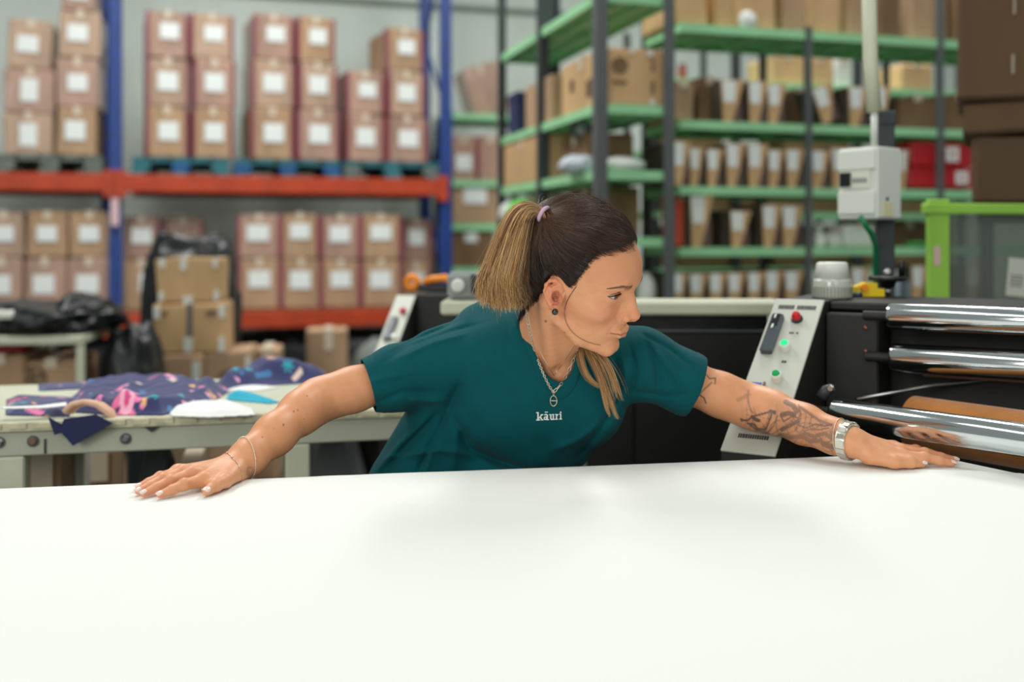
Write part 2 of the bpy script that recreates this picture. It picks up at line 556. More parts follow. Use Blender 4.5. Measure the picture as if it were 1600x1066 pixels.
for nm, rr, m in zip(('cut by the left frame edge, lower rack level', 'of the second column from the left, lower level', 'touching the left blue upright, lower rack level'), g, (M_WRAP, M_CARD2, M_CARD2)):
    stack(nm, rr, [(.5, .52, .5, .34), (.48, .52, .52, .34)], [m, M_WRAP2], '', G2)
stack('half hidden by the black wrap, right of left upright', [(194, 338, 247, 405), (194, 406, 247, 481)], [(.52, .55, .6, .36), (.7, .55, .5, .4)], [M_WRAP2, M_CARD2], 'R', G2, ly=.2)
stack('above the black wrapped bundle, lower rack level', [(257, 340, 316, 406), (257, 407, 316, 481)], [(.55, .4, .55, .3), None], [M_WRAP2, M_WRAP2], 'LR', G2, ly=.3)
WL2 = [(.48, .58, .54, .36), (.5, .6, .54, .34)]
names = ('of the first lower column right of the cardboard tower', 'of the second lower column right of the tower', 'of the third lower column right of the tower',
         'of the fourth lower column right of the tower', 'of the shaded fifth lower column beside the right upright')
g = [[(372, 335, 436, 404), (374, 405, 437, 481)], [(440, 333, 497, 404), (440, 405, 500, 481)], [(503, 336, 561, 406), (503, 407, 561, 482)], [(565, 335, 625, 405), (566, 406, 626, 482)], [(628, 342, 674, 410), (627, 411, 673, 482)]]
for i in range(5):
    stack(names[i], g[i], [WL2[i % 2], WL2[(i + 1) % 2]], [(M_WRAP2, M_CARD2)[i % 2], M_CARD2], 'LR', G2, ly=.06 if i < 4 else .28)

lump('dark_filler', RK.w(1.75, .55, 0), (.85, .42, .46), M_BLACKP, 'added low black lump darkening the gap below the lower orange beam', 'dark filler', amp=.08, seed=71, n=64, pw=.45)  # black lump added so the gap under the beam reads dark
lump('dark_filler', RK.w(.1, .6, 0), (.6, .42, .46), M_BLACKP, 'added low black lump darkening the gap under the rack left of the tower', 'dark filler', amp=.08, seed=72, n=64, pw=.45)  # second added lump, darkens the gap left of the tower

# ---------------------------------------------------------------- boltless shelving
def angle_post(parent, x, y, sx, sy, h, m, w=.05):
    t = .006
    b = MB()
    poly = [(0, 0), (w, 0), (w, t), (t, t), (t, w), (0, w)]
    poly = [(x + sx * p, y + sy * q) for p, q in poly]
    if sx * sy < 0: poly = poly[::-1]
    b.prism(poly, (0, 0, 0), (1, 0, 0), (0, 1, 0), (0, 0, h))
    o = b.build('post', m, parent)
    return o

def shelf_board(parent, x0, x1, y0, y1, z, lip=.045, m=None):
    b = MB()
    b.box(x0, x1, y0, y1, z - .012, z)
    b.box(x0, x1, y0, y0 + .012, z - lip, z - .012)
    b.box(x0, x1, y1 - .012, y1, z - lip, z - .012)
    b.box(x0, x0 + .012, y0 + .012, y1 - .012, z - lip, z - .012)
    b.box(x1 - .012, x1, y0 + .012, y1 - .012, z - lip, z - .012)
    for k in range(1, 3):
        xx = x0 + (x1 - x0) * k / 3
        b.box(xx - .012, xx + .012, y0 + .012, y1 - .012, z - lip, z - .012)
    return b.build('shelf', m or M_GREEN, parent)

# end-on unit A
UA = Frame(.4134, 4.9, ANG)
ua = thing('shelving_unit', UA.w(0, 0, 0), UA.a, 'green shelving unit seen end on, with thick dark grey corner posts', 'shelving')
UAW, UAL = .385, 1.80
ZA = [2.46, 1.925, 1.607, 1.282, .93, .6]
for x, sx in ((0, 1), (UAW, -1)):
    for y, sy in ((-.005, 1), (.9, 1), (UAL, -1)):
        angle_post(ua, x - sx * .012, y, sx, sy, 2.95, M_POST if y < .5 else M_POSTD, .058)
for z in ZA:
    shelf_board(ua, 0.0, UAW, 0.01, .895, z)
    shelf_board(ua, 0.0, UAW, .905, UAL - .01, z)

def boxA(r, ly, depth, m, label, **k):
    return carton(UA, r, ly, depth, m, label, **k)
def sitA(lx, ly, w, d, h, z, m, label, rz=0, **k):
    """carton placed by size on unit A"""
    t = thing('carton', UA.w(lx + w / 2, ly, z + .001), UA.a + rz, label, 'carton', k.get('group'))
    b = MB(); b.box(-w / 2, w / 2, 0, d, 0, h, .008); b.build('carton_body', m, t)
    b = MB(); b.box(-w / 2 - .004, w / 2 + .004, d / 2 - .025, d / 2 + .025, h + .001, h + .005); b.box(-w / 2 - .005, -w / 2 - .001, d / 2 - .025, d / 2 + .025, h * .75, h + .003)
    b.build('sealing_tape', M_CLEAR, t)
    return t
GA = 'cartons on the end shelving unit'
t = sitA(.035, .03, .335, .62, .275, ZA[1], M_CARD, 'large tan carton with round stamp on the end shelving unit', group=GA)
b = MB()
c = np.array([-.335 / 2 + .085, -.006, .19])
b.tube([c + .036 * np.array([math.cos(a), 0, math.sin(a)]) for a in np.linspace(0, 6.283, 25)[:-1]], .005, 5, True)
for k in range(12):
    q = c + .009 * math.sqrt(k) * np.array([math.cos(k * 2.4), 0, math.sin(k * 2.4)]); b.sphere(q, (.007, .003, .007), 8, 5)
for i in range(5): b.box(c[0] - .036 + i * .015, c[0] - .026 + i * .015, -.008, -.001, .10, .116)
b.build('printed_stamp', M_BROWNINK, t)
b = MB()
for z0, z1 in ((.06, .12), (.17, .2), (.21, .23)): b.box(.085, .098, -.008, -.001, z0, z1)
for y0, z0, z1 in ((.16, .06, .15), (.2, .06, .14), (.42, .12, .18), (.45, .12, .18)): b.box(-.335 / 2 - .006, -.335 / 2 - .001, y0, y0 + .02, z0, z1)
b.build('printed_marks', M_BROWNINK, t)
for q in ((.06, .09, .245, .272), (.075, .1, .005, .028), (-.03, -.01, .25, .274)):
    b = MB(); b.box(q[0], q[1], -.009, -.001, q[2], q[3]); b.build('white_tape_strip', M_PAPER, t)
sitA(.02, .78, .34, .5, .26, ZA[1], M_CARD2, 'tan carton behind the big stamped carton, same shelf', group=GA)
t = thing('folder_box', UA.w(.06, 1.42, ZA[1] + .001), UA.a, 'dark navy storage box at the far end of the stamped carton shelf', 'box')
b = MB(); b.box(-.05, .25, 0, .2, 0, .25, .006); b.build('box_body', M_NAVY, t); b = MB(); b.box(-.055, .255, -.005, .205, .2, .255, .006); b.build('lid', M_NAVY, t)
sitA(.01, .92, .25, .8, .27, ZA[2], M_CARD, 'long pale carton under the stamped carton shelf, far end', group=GA)
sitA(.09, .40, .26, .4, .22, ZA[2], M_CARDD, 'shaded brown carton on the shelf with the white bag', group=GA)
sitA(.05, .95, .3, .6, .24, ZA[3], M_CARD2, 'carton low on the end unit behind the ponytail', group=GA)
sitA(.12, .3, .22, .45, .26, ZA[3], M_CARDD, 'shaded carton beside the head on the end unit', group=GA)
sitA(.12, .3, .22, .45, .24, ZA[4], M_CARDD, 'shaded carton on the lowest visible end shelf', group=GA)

M_BAGW = mat('white_bag', (222, 226, 222), .45)
def shelfpt(fr, px, ly, z): return fr.w(fr.lx(px, ly), ly, z)
lump('plastic_bag', shelfpt(UA, 972, .12, ZA[2] + .002), (.11, .1, .07), M_BAGW, 'crumpled white plastic bag on the green shelf above the head', 'bag', seed=3)
lump('paper_bundle', shelfpt(UA, 905, .3, ZA[2] + .002), (.1, .12, .09), mat('bluish_white', (206, 214, 226), .5), 'bluish white paper bundle beside the front grey post', 'bundle', seed=5)
t = thing('lamp_head', shelfpt(UA, 908, .55, ZA[2] + .001), 0, 'round dark lens on a stand left of the front grey post', 'lamp')
b = MB(); b.lathe((0, 0, 0), (0, 0, .22), [(0, .04), (.1, .04), (.12, .015), (1, .012)], 16); b.build('stand', M_POSTD, t, True)
b = MB(); b.lathe((0, -.05, .25), (0, .05, .25), [(0, .05), (.1, .06), (1, .05)], 20); b.build('hood', M_POSTD, t)
b = MB(); b.sphere((0, -.052, .25), (.035, .01, .035), 14, 8); b.build('lens', M_GREY, t, True)
lump('white_rag', shelfpt(UA, 1010, .1, .93 + .002), (.045, .06, .17), M_BAGW, 'white rag ball behind the forehead on the shelf', 'rag', seed=8)
lump('green_cloth', shelfpt(UA, 815, 1.2, ZA[3] + .06), (.09, .12, .16), M_LGRN, 'bright green cloth bundle just above the ponytail', 'cloth', seed=11)
lump('white_cloth_bundle', shelfpt(UA, 797, 1.62, ZA[3] + .1), (.07, .08, .12), M_BAGW, 'white cloth bundle left of the bright green one', 'cloth', seed=12)

# facing unit B
UB = Frame(.83, 5.3, ANG)
ub = thing('shelving_unit', UB.w(0, 0, 0), UB.a, 'wide green shelving unit full of cardboard picking bins', 'shelving')
UB.shelves = ZU = [2.396, 1.893, 1.55, 1.23, .91, .55]
xb = [UB.lx(1062), UB.lx(1259), UB.lx(1465), UB.lx(1465) + .75]
D = .5
for i, x in enumerate(xb):
    if i: angle_post(ub, x, -.012, 1 if i < 3 else -1, 1, 2.42 if i == 1 else 2.95, M_POST, .032)
    angle_post(ub, x, D, 1 if i < 3 else -1, -1, 2.9, M_POSTD, .05)
for z in ZU:
    for i in range(3):
        shelf_board(ub, xb[i] + .002, xb[i + 1] - .002, 0, D - .01, z)

# one picking bin, copied for every bin on the unit
bin0 = thing('picking_bin', (0, 0, 0), UB.a, 'x', 'bin', 'cardboard picking bins on the green shelves')
b = MB()
b.box(0, .02, .02, 1, 0, 1); b.box(.93, .95, .02, 1, 0, .98); b.box(.02, .93, .97, 1, 0, 1); b.box(.02, .93, .02, .97, 0, .012)
b.build('bin_tray', mat('bin_inside_shade', (84, 74, 62), .9, var=.2, scale=4), bin0)  # cardboard tray coloured dark to stand for the shade inside the bin
b = MB(); b.prism([(.08, 0), (.47, 0), (1.0, 1.0), (0, 1.0)], (0, -.012, 0), (1, 0, 0), (0, 0, 1), (0, .03, 0)); b.build('front_flap', M_CARD, bin0)
b = MB(); b.prism([(.1, .46), (.56, .46), (.62, .97), (.02, .97)], (0, -.018, 0), (1, 0, 0), (0, 0, 1), (0, .005, 0)); b.build('bin_label', M_LABEL, bin0)
b = MB(); b.prism([(.5, .02), (.93, .02), (.93, .55), (.8, .6)], (0, .03, 0), (1, 0, 0), (0, 0, 1), (0, .01, 0)); b.build('bin_contents', mat('bin_contents', (74, 70, 66), .8, var=.5, scale=9, var_rgb=(120, 80, 74)), bin0)
used = False
def bins(zi, rects, where, tilt=()):
    global used
    for i, r in enumerate(rects):
        x0, x1, z0, z1 = UB.rect(r, .02)
        h = z1 - z0
        o = copy_tree(bin0) if used else bin0
        used = True
        o.location = tuple(UB.w(x0, .02, ZU[zi] + .001))
        o.scale = (x1 - x0, .34, h)
        if i in tilt:
            o.rotation_euler[1] = -.32 if i == tilt[0] else -.1
        o['label'] = 'cardboard bin, ' + ORD[i] + ' from the left ' + where
bins(1, [(1127, 121, 1163, 187), (1169, 122, 1201, 187), (1199, 126, 1229, 188), (1284, 134, 1318, 192), (1326, 131, 1358, 193), (1366, 130, 1392, 194)], 'on the upper bin shelf', (3,))
bins(2, [(1050, 216, 1080, 286), (1077, 227, 1101, 287), (1104, 228, 1131, 287), (1134, 220, 1165, 288), (1168, 220, 1201, 288), (1200, 230, 1226, 289), (1228, 230, 1258, 290), (1267, 232, 1298, 291), (1299, 228, 1330, 291), (1406, 232, 1420, 294)], 'on the bin shelf below it, second row')
bins(3, [(1078, 302, 1115, 384), (1141, 328, 1174, 385), (1191, 320, 1222, 386), (1222, 321, 1255, 386)], 'on the third bin row with gaps')
bins(4, [(1050, 416, 1075, 472), (1077, 417, 1106, 472), (1108, 417, 1136, 472), (1137, 417, 1165, 472), (1168, 417, 1195, 472), (1196, 417, 1224, 473), (1226, 417, 1256, 473), (1267, 418, 1296, 474), (1330, 416, 1358, 475), (1424, 416, 1450, 476), (1510, 420, 1535, 478)], 'on the lowest bin row behind the machine')

GB = 'cartons and parcels on the wide green shelving'
def cb(r, ly, d, m, label, **k): return carton(UB, r, ly, d, m, label, group=GB, **k)
tops = [(1050, -34, 1106, 24), (1119, -34, 1148, 27), (1150, -40, 1212, 30), (1226, -40, 1262, 34), (1263, -40, 1313, 38), (1328, -30, 1356, 41), (1374, -36, 1408, 46), (1424, -30, 1482, 52), (1490, -40, 1540, 56)]
for i, r in enumerate(tops):
    cb(r, .04 + .02 * (i % 2), .4, (M_CARD, M_CARD, M_CARD, M_CARD2, M_CARD, M_CARD2, M_CARDD, M_CARD2, M_CARDD)[i], 'carton on top of the wide unit, ' + ORD[i] + ' from the left', tape=True)
t = thing('parcel_wrap', shelfpt(UB, 1168, .03, ZU[0] + .002), UB.a, 'crumpled white film hanging over the top shelf edge', 'film')
lump('film_lump', (0, 0, 0), (.05, .03, .09), M_BAGW, None, None, seed=21, parent=t)
cb((1052, 128, 1084, 184), .06, .35, M_CARD2, 'narrow carton at the left end of the upper bin shelf')
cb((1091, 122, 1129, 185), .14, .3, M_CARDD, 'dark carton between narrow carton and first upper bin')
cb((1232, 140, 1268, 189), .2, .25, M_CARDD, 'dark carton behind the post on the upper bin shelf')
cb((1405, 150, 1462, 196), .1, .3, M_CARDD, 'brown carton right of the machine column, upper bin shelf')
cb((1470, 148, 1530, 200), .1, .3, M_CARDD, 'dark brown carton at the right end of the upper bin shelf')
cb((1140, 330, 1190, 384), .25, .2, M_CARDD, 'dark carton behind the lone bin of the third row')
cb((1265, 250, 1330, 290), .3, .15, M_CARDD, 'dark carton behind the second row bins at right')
t = cb((1058, 300, 1082, 384), .10, .2, M_REDINK, 'red orange carton at the left end of the third bin row', cat='box')
# pale things on the third row, right bay
t = thing('white_bottle', shelfpt(UB, 1279, .08, ZU[3] + .001), 0, 'small white bottle with rounded cap beside the shelf post', 'bottle')
b = MB(); b.lathe((0, 0, 0), (0, 0, .1), [(0, .034), (.1, .037), (.6, .037), (.75, .02), (1, .018)], 18); b.build('bottle_body', M_WHITEP, t, True)
b = MB(); b.lathe((0, 0, .1), (0, 0, .125), [(0, .022), (.7, .022), (1, .012)], 16); b.build('cap', M_WHITEP, t, True)
for i, (a, c_, y) in enumerate(((1296, 1318, 364), (1322, 1366, 352))):
    carton(UB, (a, y, c_, 390), .1, .2, M_WHITEP, ('small white parcel right of the white bottle', 'larger white parcel under the electrical box')[i], cat='parcel', name='parcel', group='white parcels')
for i, (a, c_) in enumerate(((1410, 1440), (1395, 1409))):
    t = thing('spray_can', shelfpt(UB, (a + c_) / 2, .06, ZU[4] + .001), 0, ('pale blue canister', 'narrow white canister')[i] + ' on the lowest row behind the handwheel', 'canister')
    r = (.04, .022)[i]
    b = MB(); b.lathe((0, 0, 0), (0, 0, .15), [(0, r), (.85, r), (1, r * .6)], 16); b.build('can_body', mat('pale_blue_tin', (170, 186, 204), .4), t, True)
    b = MB(); b.lathe((0, 0, .15), (0, 0, .19), [(0, r * .5), (1, r * .4)], 12); b.build('cap', M_WHITEP, t, True)
t = thing('green_pouch', shelfpt(UB, 1432, .05, ZU[3] + .001), UB.a, 'flat green pouch on the shelf left of the lime frame', 'pouch')
lump('pouch_body', (0, 0, 0), (.07, .06, .03), mat('pouch_green', (50, 150, 60), .6), None, None, seed=31, parent=t)
# red crates
for i, (r, lb) in enumerate((((1424, 222, 1522, 260), (.63, .5, .2, .62)), ((1420, 261, 1532, 294), (.72, .45, .17, .6)))):
    x0, x1, z0, z1 = UB.rect(r, .03)
    w, h = x1 - x0, z1 - z0
    t = thing('red_crate', UB.w((x0 + x1) / 2, .03, max(z0, ZU[2] + .002)), UB.a, ('upper red crate with white square print, right of the column', 'lower red crate with white square print')[i], 'crate', 'red crates')
    b = MB(); b.box(-w / 2, w / 2, 0, .3, 0, h - .004, .006); b.build('crate_body', M_CRATE, t)
    b = MB(); b.box(-w / 2 - .006, w / 2 + .006, -.006, .306, h - .02, h - .005, .003); b.build('rim', M_CRATE, t)
    b = MB(); xx = -w / 2 + lb[0] * w; b.box(xx - lb[2] * w / 2, xx + lb[2] * w / 2, -.012, -.007, h * .2, h * .8, ); b.build('white_print', M_LABEL, t)
    b = MB(); b.box(xx - .012, xx - .004, -.014, -.0125, h * .4, h * .65); b.box(xx + .002, xx + .012, -.014, -.0125, h * .35, h * .6); b.build('print_mark', M_CRATE, t)

# rear unit seen through the shelves
UC = Frame(*UB.w(.1, 1.25, 0)[:2], ANG)
uc = thing('shelving_unit', UC.w(0, 0, 0), UC.a, 'rear green shelving unit seen through the wide bin unit', 'shelving')
for px in (1020, 1147, 1338, 1500):
    angle_post(uc, UC.lx(px), 0, 1, 1, 2.7, M_POSTD, .05)
    angle_post(uc, UC.lx(px), .5, 1, -1, 2.7, M_POSTD, .05)
UC.shelves = ZC_ = [UC.z(122, .5), UC.z(232, .5), UC.z(330, .5), UC.z(420, .5)]
xs = [UC.lx(p) for p in (1020, 1147, 1338, 1500)]
for i in range(3):
    for k, z in enumerate(ZC_):
        shelf_board(uc, xs[i] + .002, xs[i + 1] - .002, 0, .5, z)
GC = 'cartons on the rear shelving unit'
for r, ly, m, lb in (((1207, 87, 1256, 121), .05, M_CARD, 'orange tan carton seen through the shelves left of the post'),
                     ((1264, 90, 1302, 122), .05, M_CARD, 'orange tan carton seen through the shelves right of the post'),
                     ((1304, 93, 1334, 123), .05, M_WHITEP, 'white carton on the rear unit beside the pale conduit'),
                     ((1408, 100, 1458, 127), .05, M_CARD, 'pale carton on the rear unit right of the column'),
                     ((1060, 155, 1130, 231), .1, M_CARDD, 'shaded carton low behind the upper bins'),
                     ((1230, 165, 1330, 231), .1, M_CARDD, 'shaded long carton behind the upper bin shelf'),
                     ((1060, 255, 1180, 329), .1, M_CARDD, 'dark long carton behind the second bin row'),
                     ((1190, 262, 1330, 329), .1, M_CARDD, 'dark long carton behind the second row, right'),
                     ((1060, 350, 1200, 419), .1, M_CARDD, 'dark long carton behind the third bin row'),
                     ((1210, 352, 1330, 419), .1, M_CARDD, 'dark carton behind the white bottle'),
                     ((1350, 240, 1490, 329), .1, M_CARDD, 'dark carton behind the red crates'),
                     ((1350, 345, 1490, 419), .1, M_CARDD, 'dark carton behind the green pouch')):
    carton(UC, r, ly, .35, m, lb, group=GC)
t = thing('small_red_tin', shelfpt(UC, 1066, .1, ZC_[0] + .001), 0, 'small reddish tin seen above the left upper cartons', 'tin')
b = MB(); b.lathe((0, 0, 0), (0, 0, .1), [(0, .03), (.9, .03), (1, .025)], 14); b.build('tin_body', mat('rust_tin', (150, 78, 60), .5), t)
b = MB(); b.lathe((0, 0, .1), (0, 0, .11), [(0, .027), (1, .027)], 14); b.build('lid', M_POST, t)

# small green shelf behind the right upright
xg0, xg1 = RK.lx(699, .5), RK.lx(786, .5)
ug = thing('shelving_unit', RK.w(xg0, .5, 0), RK.a, 'narrow green shelf right of the blue upright with taped cartons', 'shelving')
wg = xg1 - xg0
zg = [RK.z(176, xg0, .5), RK.z(281, xg0, .5), RK.z(350, xg0, .5), RK.z(418, xg0, .5)]
for x, sx in ((0, 1), (wg + .3, -1)):
    for y, sy in ((0, 1), (.6, -1)):
        angle_post(ug, x, y, sx, sy, zg[0] + .02, M_POSTD, .05)
for z in zg: shelf_board(ug, .002, wg + .298, 0, .6, z, .06)
GD = 'cartons on the narrow green shelf'
for r, m, lb, lab, mr in (((704, 213, 745, 278), M_WRAP2, 'left taped carton on the narrow shelf by the blue upright', (.5, .4, .6, .36), 'R'),
                          ((747, 213, 786, 278), M_WRAP2, 'right taped carton on the narrow shelf by the blue upright', None, 'L'),
                          ((706, 289, 778, 347), M_CARD2, 'wide carton with white label on the middle narrow shelf', (.5, .72, .5, .4), ''),
                          ((706, 360, 772, 416), M_CARDD, 'shaded carton on the bottom narrow shelf beside the ponytail', (.45, .8, .3, .24), '')):
    carton(RK, r, .54, .4, m, lb, GD, lab=lab, maroon=mr, zb=min(zg, key=lambda q: abs(q - RK.rect(r, .54)[2])) + .001)
carton(RK, (742, 100, 800, 174), .75, .35, M_WRAP2, 'slumped pinkish sack like carton on top of the narrow green shelf', tilt=-.3, group=GD, zb=zg[0] + .03)

# ---------------------------------------------------------------- tall stacked cartons, far right
SR = Frame(1.44, 3.30, -24)
for i, (r, lb) in enumerate((((1496, -160, 1760, 152), 'tall dark brown carton at the right frame edge, topmost'), ((1506, 156, 1760, 205), 'flat dark carton squeezed in the right edge stack'),
                             ((1520, 209, 1760, 318), 'dark brown carton under the flat one, right frame edge'))):
    t = carton(SR, r, .02 * i, .5, mat('big_carton', (96, 72, 50), .85, var=.18, scale=4, stretch=(1, 1, .3)), lb, 'big brown cartons at the right edge', tilt=.012 * (1, -1.5, 1)[i], tape=False,
               corner_tape=[(.335, .42, .016, .09), (.33, .12, .018, .1)] if i == 0 else None)
x0, x1, z0, z1 = SR.rect((1530, 320, 1750, 330), .05)
t = thing('stock_table', SR.w((x0 + x1) / 2 + .12, .02, 0), SR.a, 'dark steel stand that carries the big brown cartons', 'stand')
b = MB(); b.box(-.32, .42, -.02, .62, z1 - .05, z1 - .012, .004); b.build('top', M_POSTD, t)
for sx in (-.31, .38):
    for sy in (0, .58):
        b = MB(); b.box(sx, sx + .035, sy, sy + .035, 0, z1 - .05); b.build('leg', M_POSTD, t)

# ---------------------------------------------------------------- things on the floor at the left
def bench(fr, lx0, lx1, ly0, ly1, zt, label, m=M_CREAM, leg=.04, th=.035, rail=.0, name='work_bench'):
    t = thing(name, fr.w(lx0, ly0, 0), fr.a, label, 'table')
    w, d = lx1 - lx0, ly1 - ly0
    b = MB(); b.box(0, w, 0, d, zt - th, zt, .004); b.build('top', m, t)
    for x in (.0, w - leg):
        for y in (.02, d - leg - .02):
            b = MB(); b.box(x, x + leg, y, y + leg, 0, zt - th, .003); b.build('leg', m, t)
    return t
SB = Frame(-2.2, 4.25, 8)
xr = SB.lx(128)
zb = SB.z(525, xr)
zlow = SB.z(640, xr, .12)
bench(SB, SB.lx(-80), xr, 0, .6, zb, 'small cream bench under the black plastic sheets, far left', leg=.03)
bsh = [o for o in COL.objects if o.name.startswith('work_bench')][0]
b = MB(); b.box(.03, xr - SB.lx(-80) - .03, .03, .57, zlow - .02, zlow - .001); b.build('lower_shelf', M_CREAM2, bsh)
carton(SB, (-40, 556, 37, 645), .12, .35, M_CARD2, 'left carton under the small cream bench', tape=True, zb=zlow)
carton(SB, (40, 563, 119, 645), .14, .35, M_CARD2, 'carton with round stamp under the small cream bench', logo=(.15, .62, .24), zb=zlow)
b = MB(); xx0, xx1, a_, b_ = SB.rect((-30, 549, 32, 556), .14); b.box(0, xx1 - xx0, 0, .25, 0, .02, .004)
o = b.build('red_folder', M_CRATE); o.location = tuple(SB.w(xx0, .16, SB.z(556, xx0, .12) + .010)); o.rotation_euler[2] = SB.a; tag(o, 'flat red folder on the left carton under the bench', 'folder')
lump('black_plastic_sheet', SB.w(SB.lx(28), .3, zb + .002), (.34, .28, .125), M_BLACKP, 'heap of crumpled black plastic sheeting on the small bench', 'sheeting', amp=.4, seed=41, n=64, fq=2.6)
lump('black_plastic_sheet', SB.w(SB.lx(104), .25, zb + .002), (.11, .2, .15), M_BLACKP, 'peaked fold of black sheeting at the bench corner', 'sheeting', amp=.5, seed=44, n=48, fq=2.0)
carton(SB, (-25, 485, 16, 499), -.03, .02, M_PAPER, 'white paper tag on the black sheeting', tape=False, cat='tag', name='paper_tag')
lump('black_bin_bag', SB.w(SB.lx(180), .35, .0), (.125, .2, zb + .01), M_BLACKP, 'tall black plastic bag between bench and cardboard tower', 'bag', amp=.2, seed=47, n=56, pw=.7)

TS = Frame(-1.75, 5.1, 10)
ct = [(.02, .78, .1, .2), (.36, .72, .1, .26), (.88, .78, .08, .2), (0.01, .05, .08, .2), (.9, .05, .08, .22)]
zt_ = []
GT = 'stacked brown cartons of the cardboard tower'
carton(TS, (247, 402, 344, 474), .02, .4, M_CARD, 'top carton of the cardboard tower with white tape corners', GT, zb=TS.rect((239, 475, 353, 554), 0)[3] + .004, corner_tape=ct + [(.4, -.05, .16, .2)], tape=False)
t = carton(TS, (239, 475, 353, 554), .0, .4, M_CARD, 'middle carton of the cardboard tower', GT, zb=TS.rect((231, 555, 318, 650), -.02)[3] + .004, corner_tape=[(0.01, .7, .09, .26), (.9, .72, .09, .25), (.42, .03, .12, .3), (0.02, .03, .08, .26), (.9, .03, .08, .3)], tape=False)
b = MB(); b.box(-.012, .012, -.008, -.001, .02, .25); b.build('grey_tape', M_POST, t)
b = MB(); b.box(.08, .13, -.008, -.001, .19, .2); b.box(.08, .13, -.008, -.001, .205, .215); b.box(-.13, -.11, -.008, -.001, .19, .215); b.build('printed_marks', M_BROWNINK, t)
carton(TS, (231, 555, 318, 650), -.02, .4, M_CARD2, 'bottom left carton of the cardboard tower', GT, zb=.001, corner_tape=[(.02, .72, .1, .24), (.8, .75, .14, .2)], tape=False)
carton(TS, (321, 549, 394, 650), .0, .4, M_CARD2, 'bottom right carton of the cardboard tower', GT, zb=.001, corner_tape=[(.86, .8, .1, .16)], tape=False, logo=(.55, .78, .09))
carton(TS, (398, 546, 437, 650), .2, .3, M_CARD2, 'narrow carton right of the cardboard tower', zb=.001)
carton(TS, (481, 517, 546, 650), .9, .3, M_CARD2, 'upright carton under the orange beam, behind the fabric', zb=.001)
lump('black_film_bundle', TS.w(TS.lx(296, .55), .62, 0), (.245, .2, TS.z(379, 0, .55)), M_BLACKP, 'tall bundle in black film behind the cardboard tower', 'bundle', amp=.16, seed=51, n=64, pw=.5)
lump('grey_sack', TS.w(TS.lx(590, 1.2), 1.3, 0), (.2, .2, .62), mat('grey_sack', (120, 128, 122), .7), 'grey sack under the rack behind the left console', 'sack', seed=53)

# ---------------------------------------------------------------- cream cutting table with fabrics
CT = Frame(-1.115, 2.23, 13)
ZT = .872
cut = thing('cutting_table', CT.w(0, 0, 0), CT.a, 'cream steel cutting table with offcuts of fabric, left behind the worker', 'table')
x0, x1, dp = -.55, .98, .62
b = MB(); b.box(x0, x1, .0, dp, ZT - .014, ZT, .003); b.build('table_board', M_CREAM, cut)
b = MB(); b.box(x0, x1, -.006, .0, ZT - .02, ZT - .001)
for i in range(30):
    xx = x0 + (x1 - x0) * (i + .5) / 30
    b.box(xx - .018, xx + .018, -.010, -.0065, ZT - .014, ZT - .003)
o = b.build('measuring_strip', mat('worn_cream', (214, 208, 176), .6, var=.2, scale=40), cut)
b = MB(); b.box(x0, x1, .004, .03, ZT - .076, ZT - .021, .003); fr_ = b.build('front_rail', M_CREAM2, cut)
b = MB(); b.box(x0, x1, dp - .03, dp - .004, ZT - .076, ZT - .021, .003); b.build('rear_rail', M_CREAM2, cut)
for lx in (CT.lx(-6), CT.lx(446)):
    for y in (.004, dp - .05):
        b = MB(); b.box(lx, lx + .056, y, y + .05, 0, ZT - .077, .004); b.build('leg', M_CREAM, cut)
for px, py, m in ((-2, 692, M_STEEL), (51, 690, mat('brown_bolt', (120, 96, 80), .5)), (196, 686, M_STEEL)):
    lx = CT.lx(px); z = CT.z(py, lx)
    b = MB(); b.lathe((lx, .0045, z), (lx, -.004, z), [(0, .0095), (.6, .0095), (1, .006)], 16); o = b.build('bolt', m, cut)
    b = MB(); b.lathe((lx, .0048, z), (lx, .001, z), [(0, .0125), (1, .0125)], 16); b.build('washer', M_POST, o)
lx = CT.lx(237)
b = MB(); b.prism([(lx - .016, ZT - .022), (lx, ZT - .034), (lx + .016, ZT - .022)], (0, -.002, 0), (1, 0, 0), (0, 0, 1), (0, .008, 0)); b.build('notch_plate', M_POSTD, cut)
lx = CT.lx(70)
b = MB(); b.box(lx - .002, lx + .002, .001, .006, ZT - .072, ZT - .04); b.build('rail_slot', M_POSTD, cut)
b = MB(); lx = CT.lx(197, .1); b.cyl((lx, .1, 0), (lx, .1, ZT - .02), .006, 10); b.build('hanging_rod', mat('rod_brown', (120, 104, 88), .5), cut)
# things under it
carton(CT, (38, 705, 94, 800), .35, .3, M_CARD2, 'carton under the cutting table beside its left leg', zb=.001)
carton(CT, (278, 725, 318, 800), .45, .3, M_WRAP, 'pale taped carton under the cutting table behind the hand', lab=(.4, .9, .6, .16), zb=.001)
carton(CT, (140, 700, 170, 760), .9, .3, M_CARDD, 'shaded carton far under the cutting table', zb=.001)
lump('grey_roll_bag', CT.w(CT.lx(248, .5), .5, 0), (.07, .07, .74), mat('dark_grey_bag', (72, 78, 80), .6), 'dark grey rolled bag under the cutting table', 'bag', amp=.08, seed=61)
lump('grey_fabric_sack', CT.w(CT.lx(520, .55), .62, 0), (.12, .14, .75), mat('mid_grey_bag', (112, 116, 118), .8), 'big grey fabric sack under the table behind the arm', 'sack', amp=.1, seed=63)
t = thing('steel_stand', CT.w(CT.lx(120, .5), .55, 0), CT.a, 'cream steel stand with a thin leg under the cutting table', 'stand')
b = MB(); b.box(-.012, .012, -.012, .012, 0, .75); b.build('leg', M_CREAM, t); b = MB(); b.box(-.012, .2, -.012, .012, .72, .75); b.build('arm', M_CREAM, t)

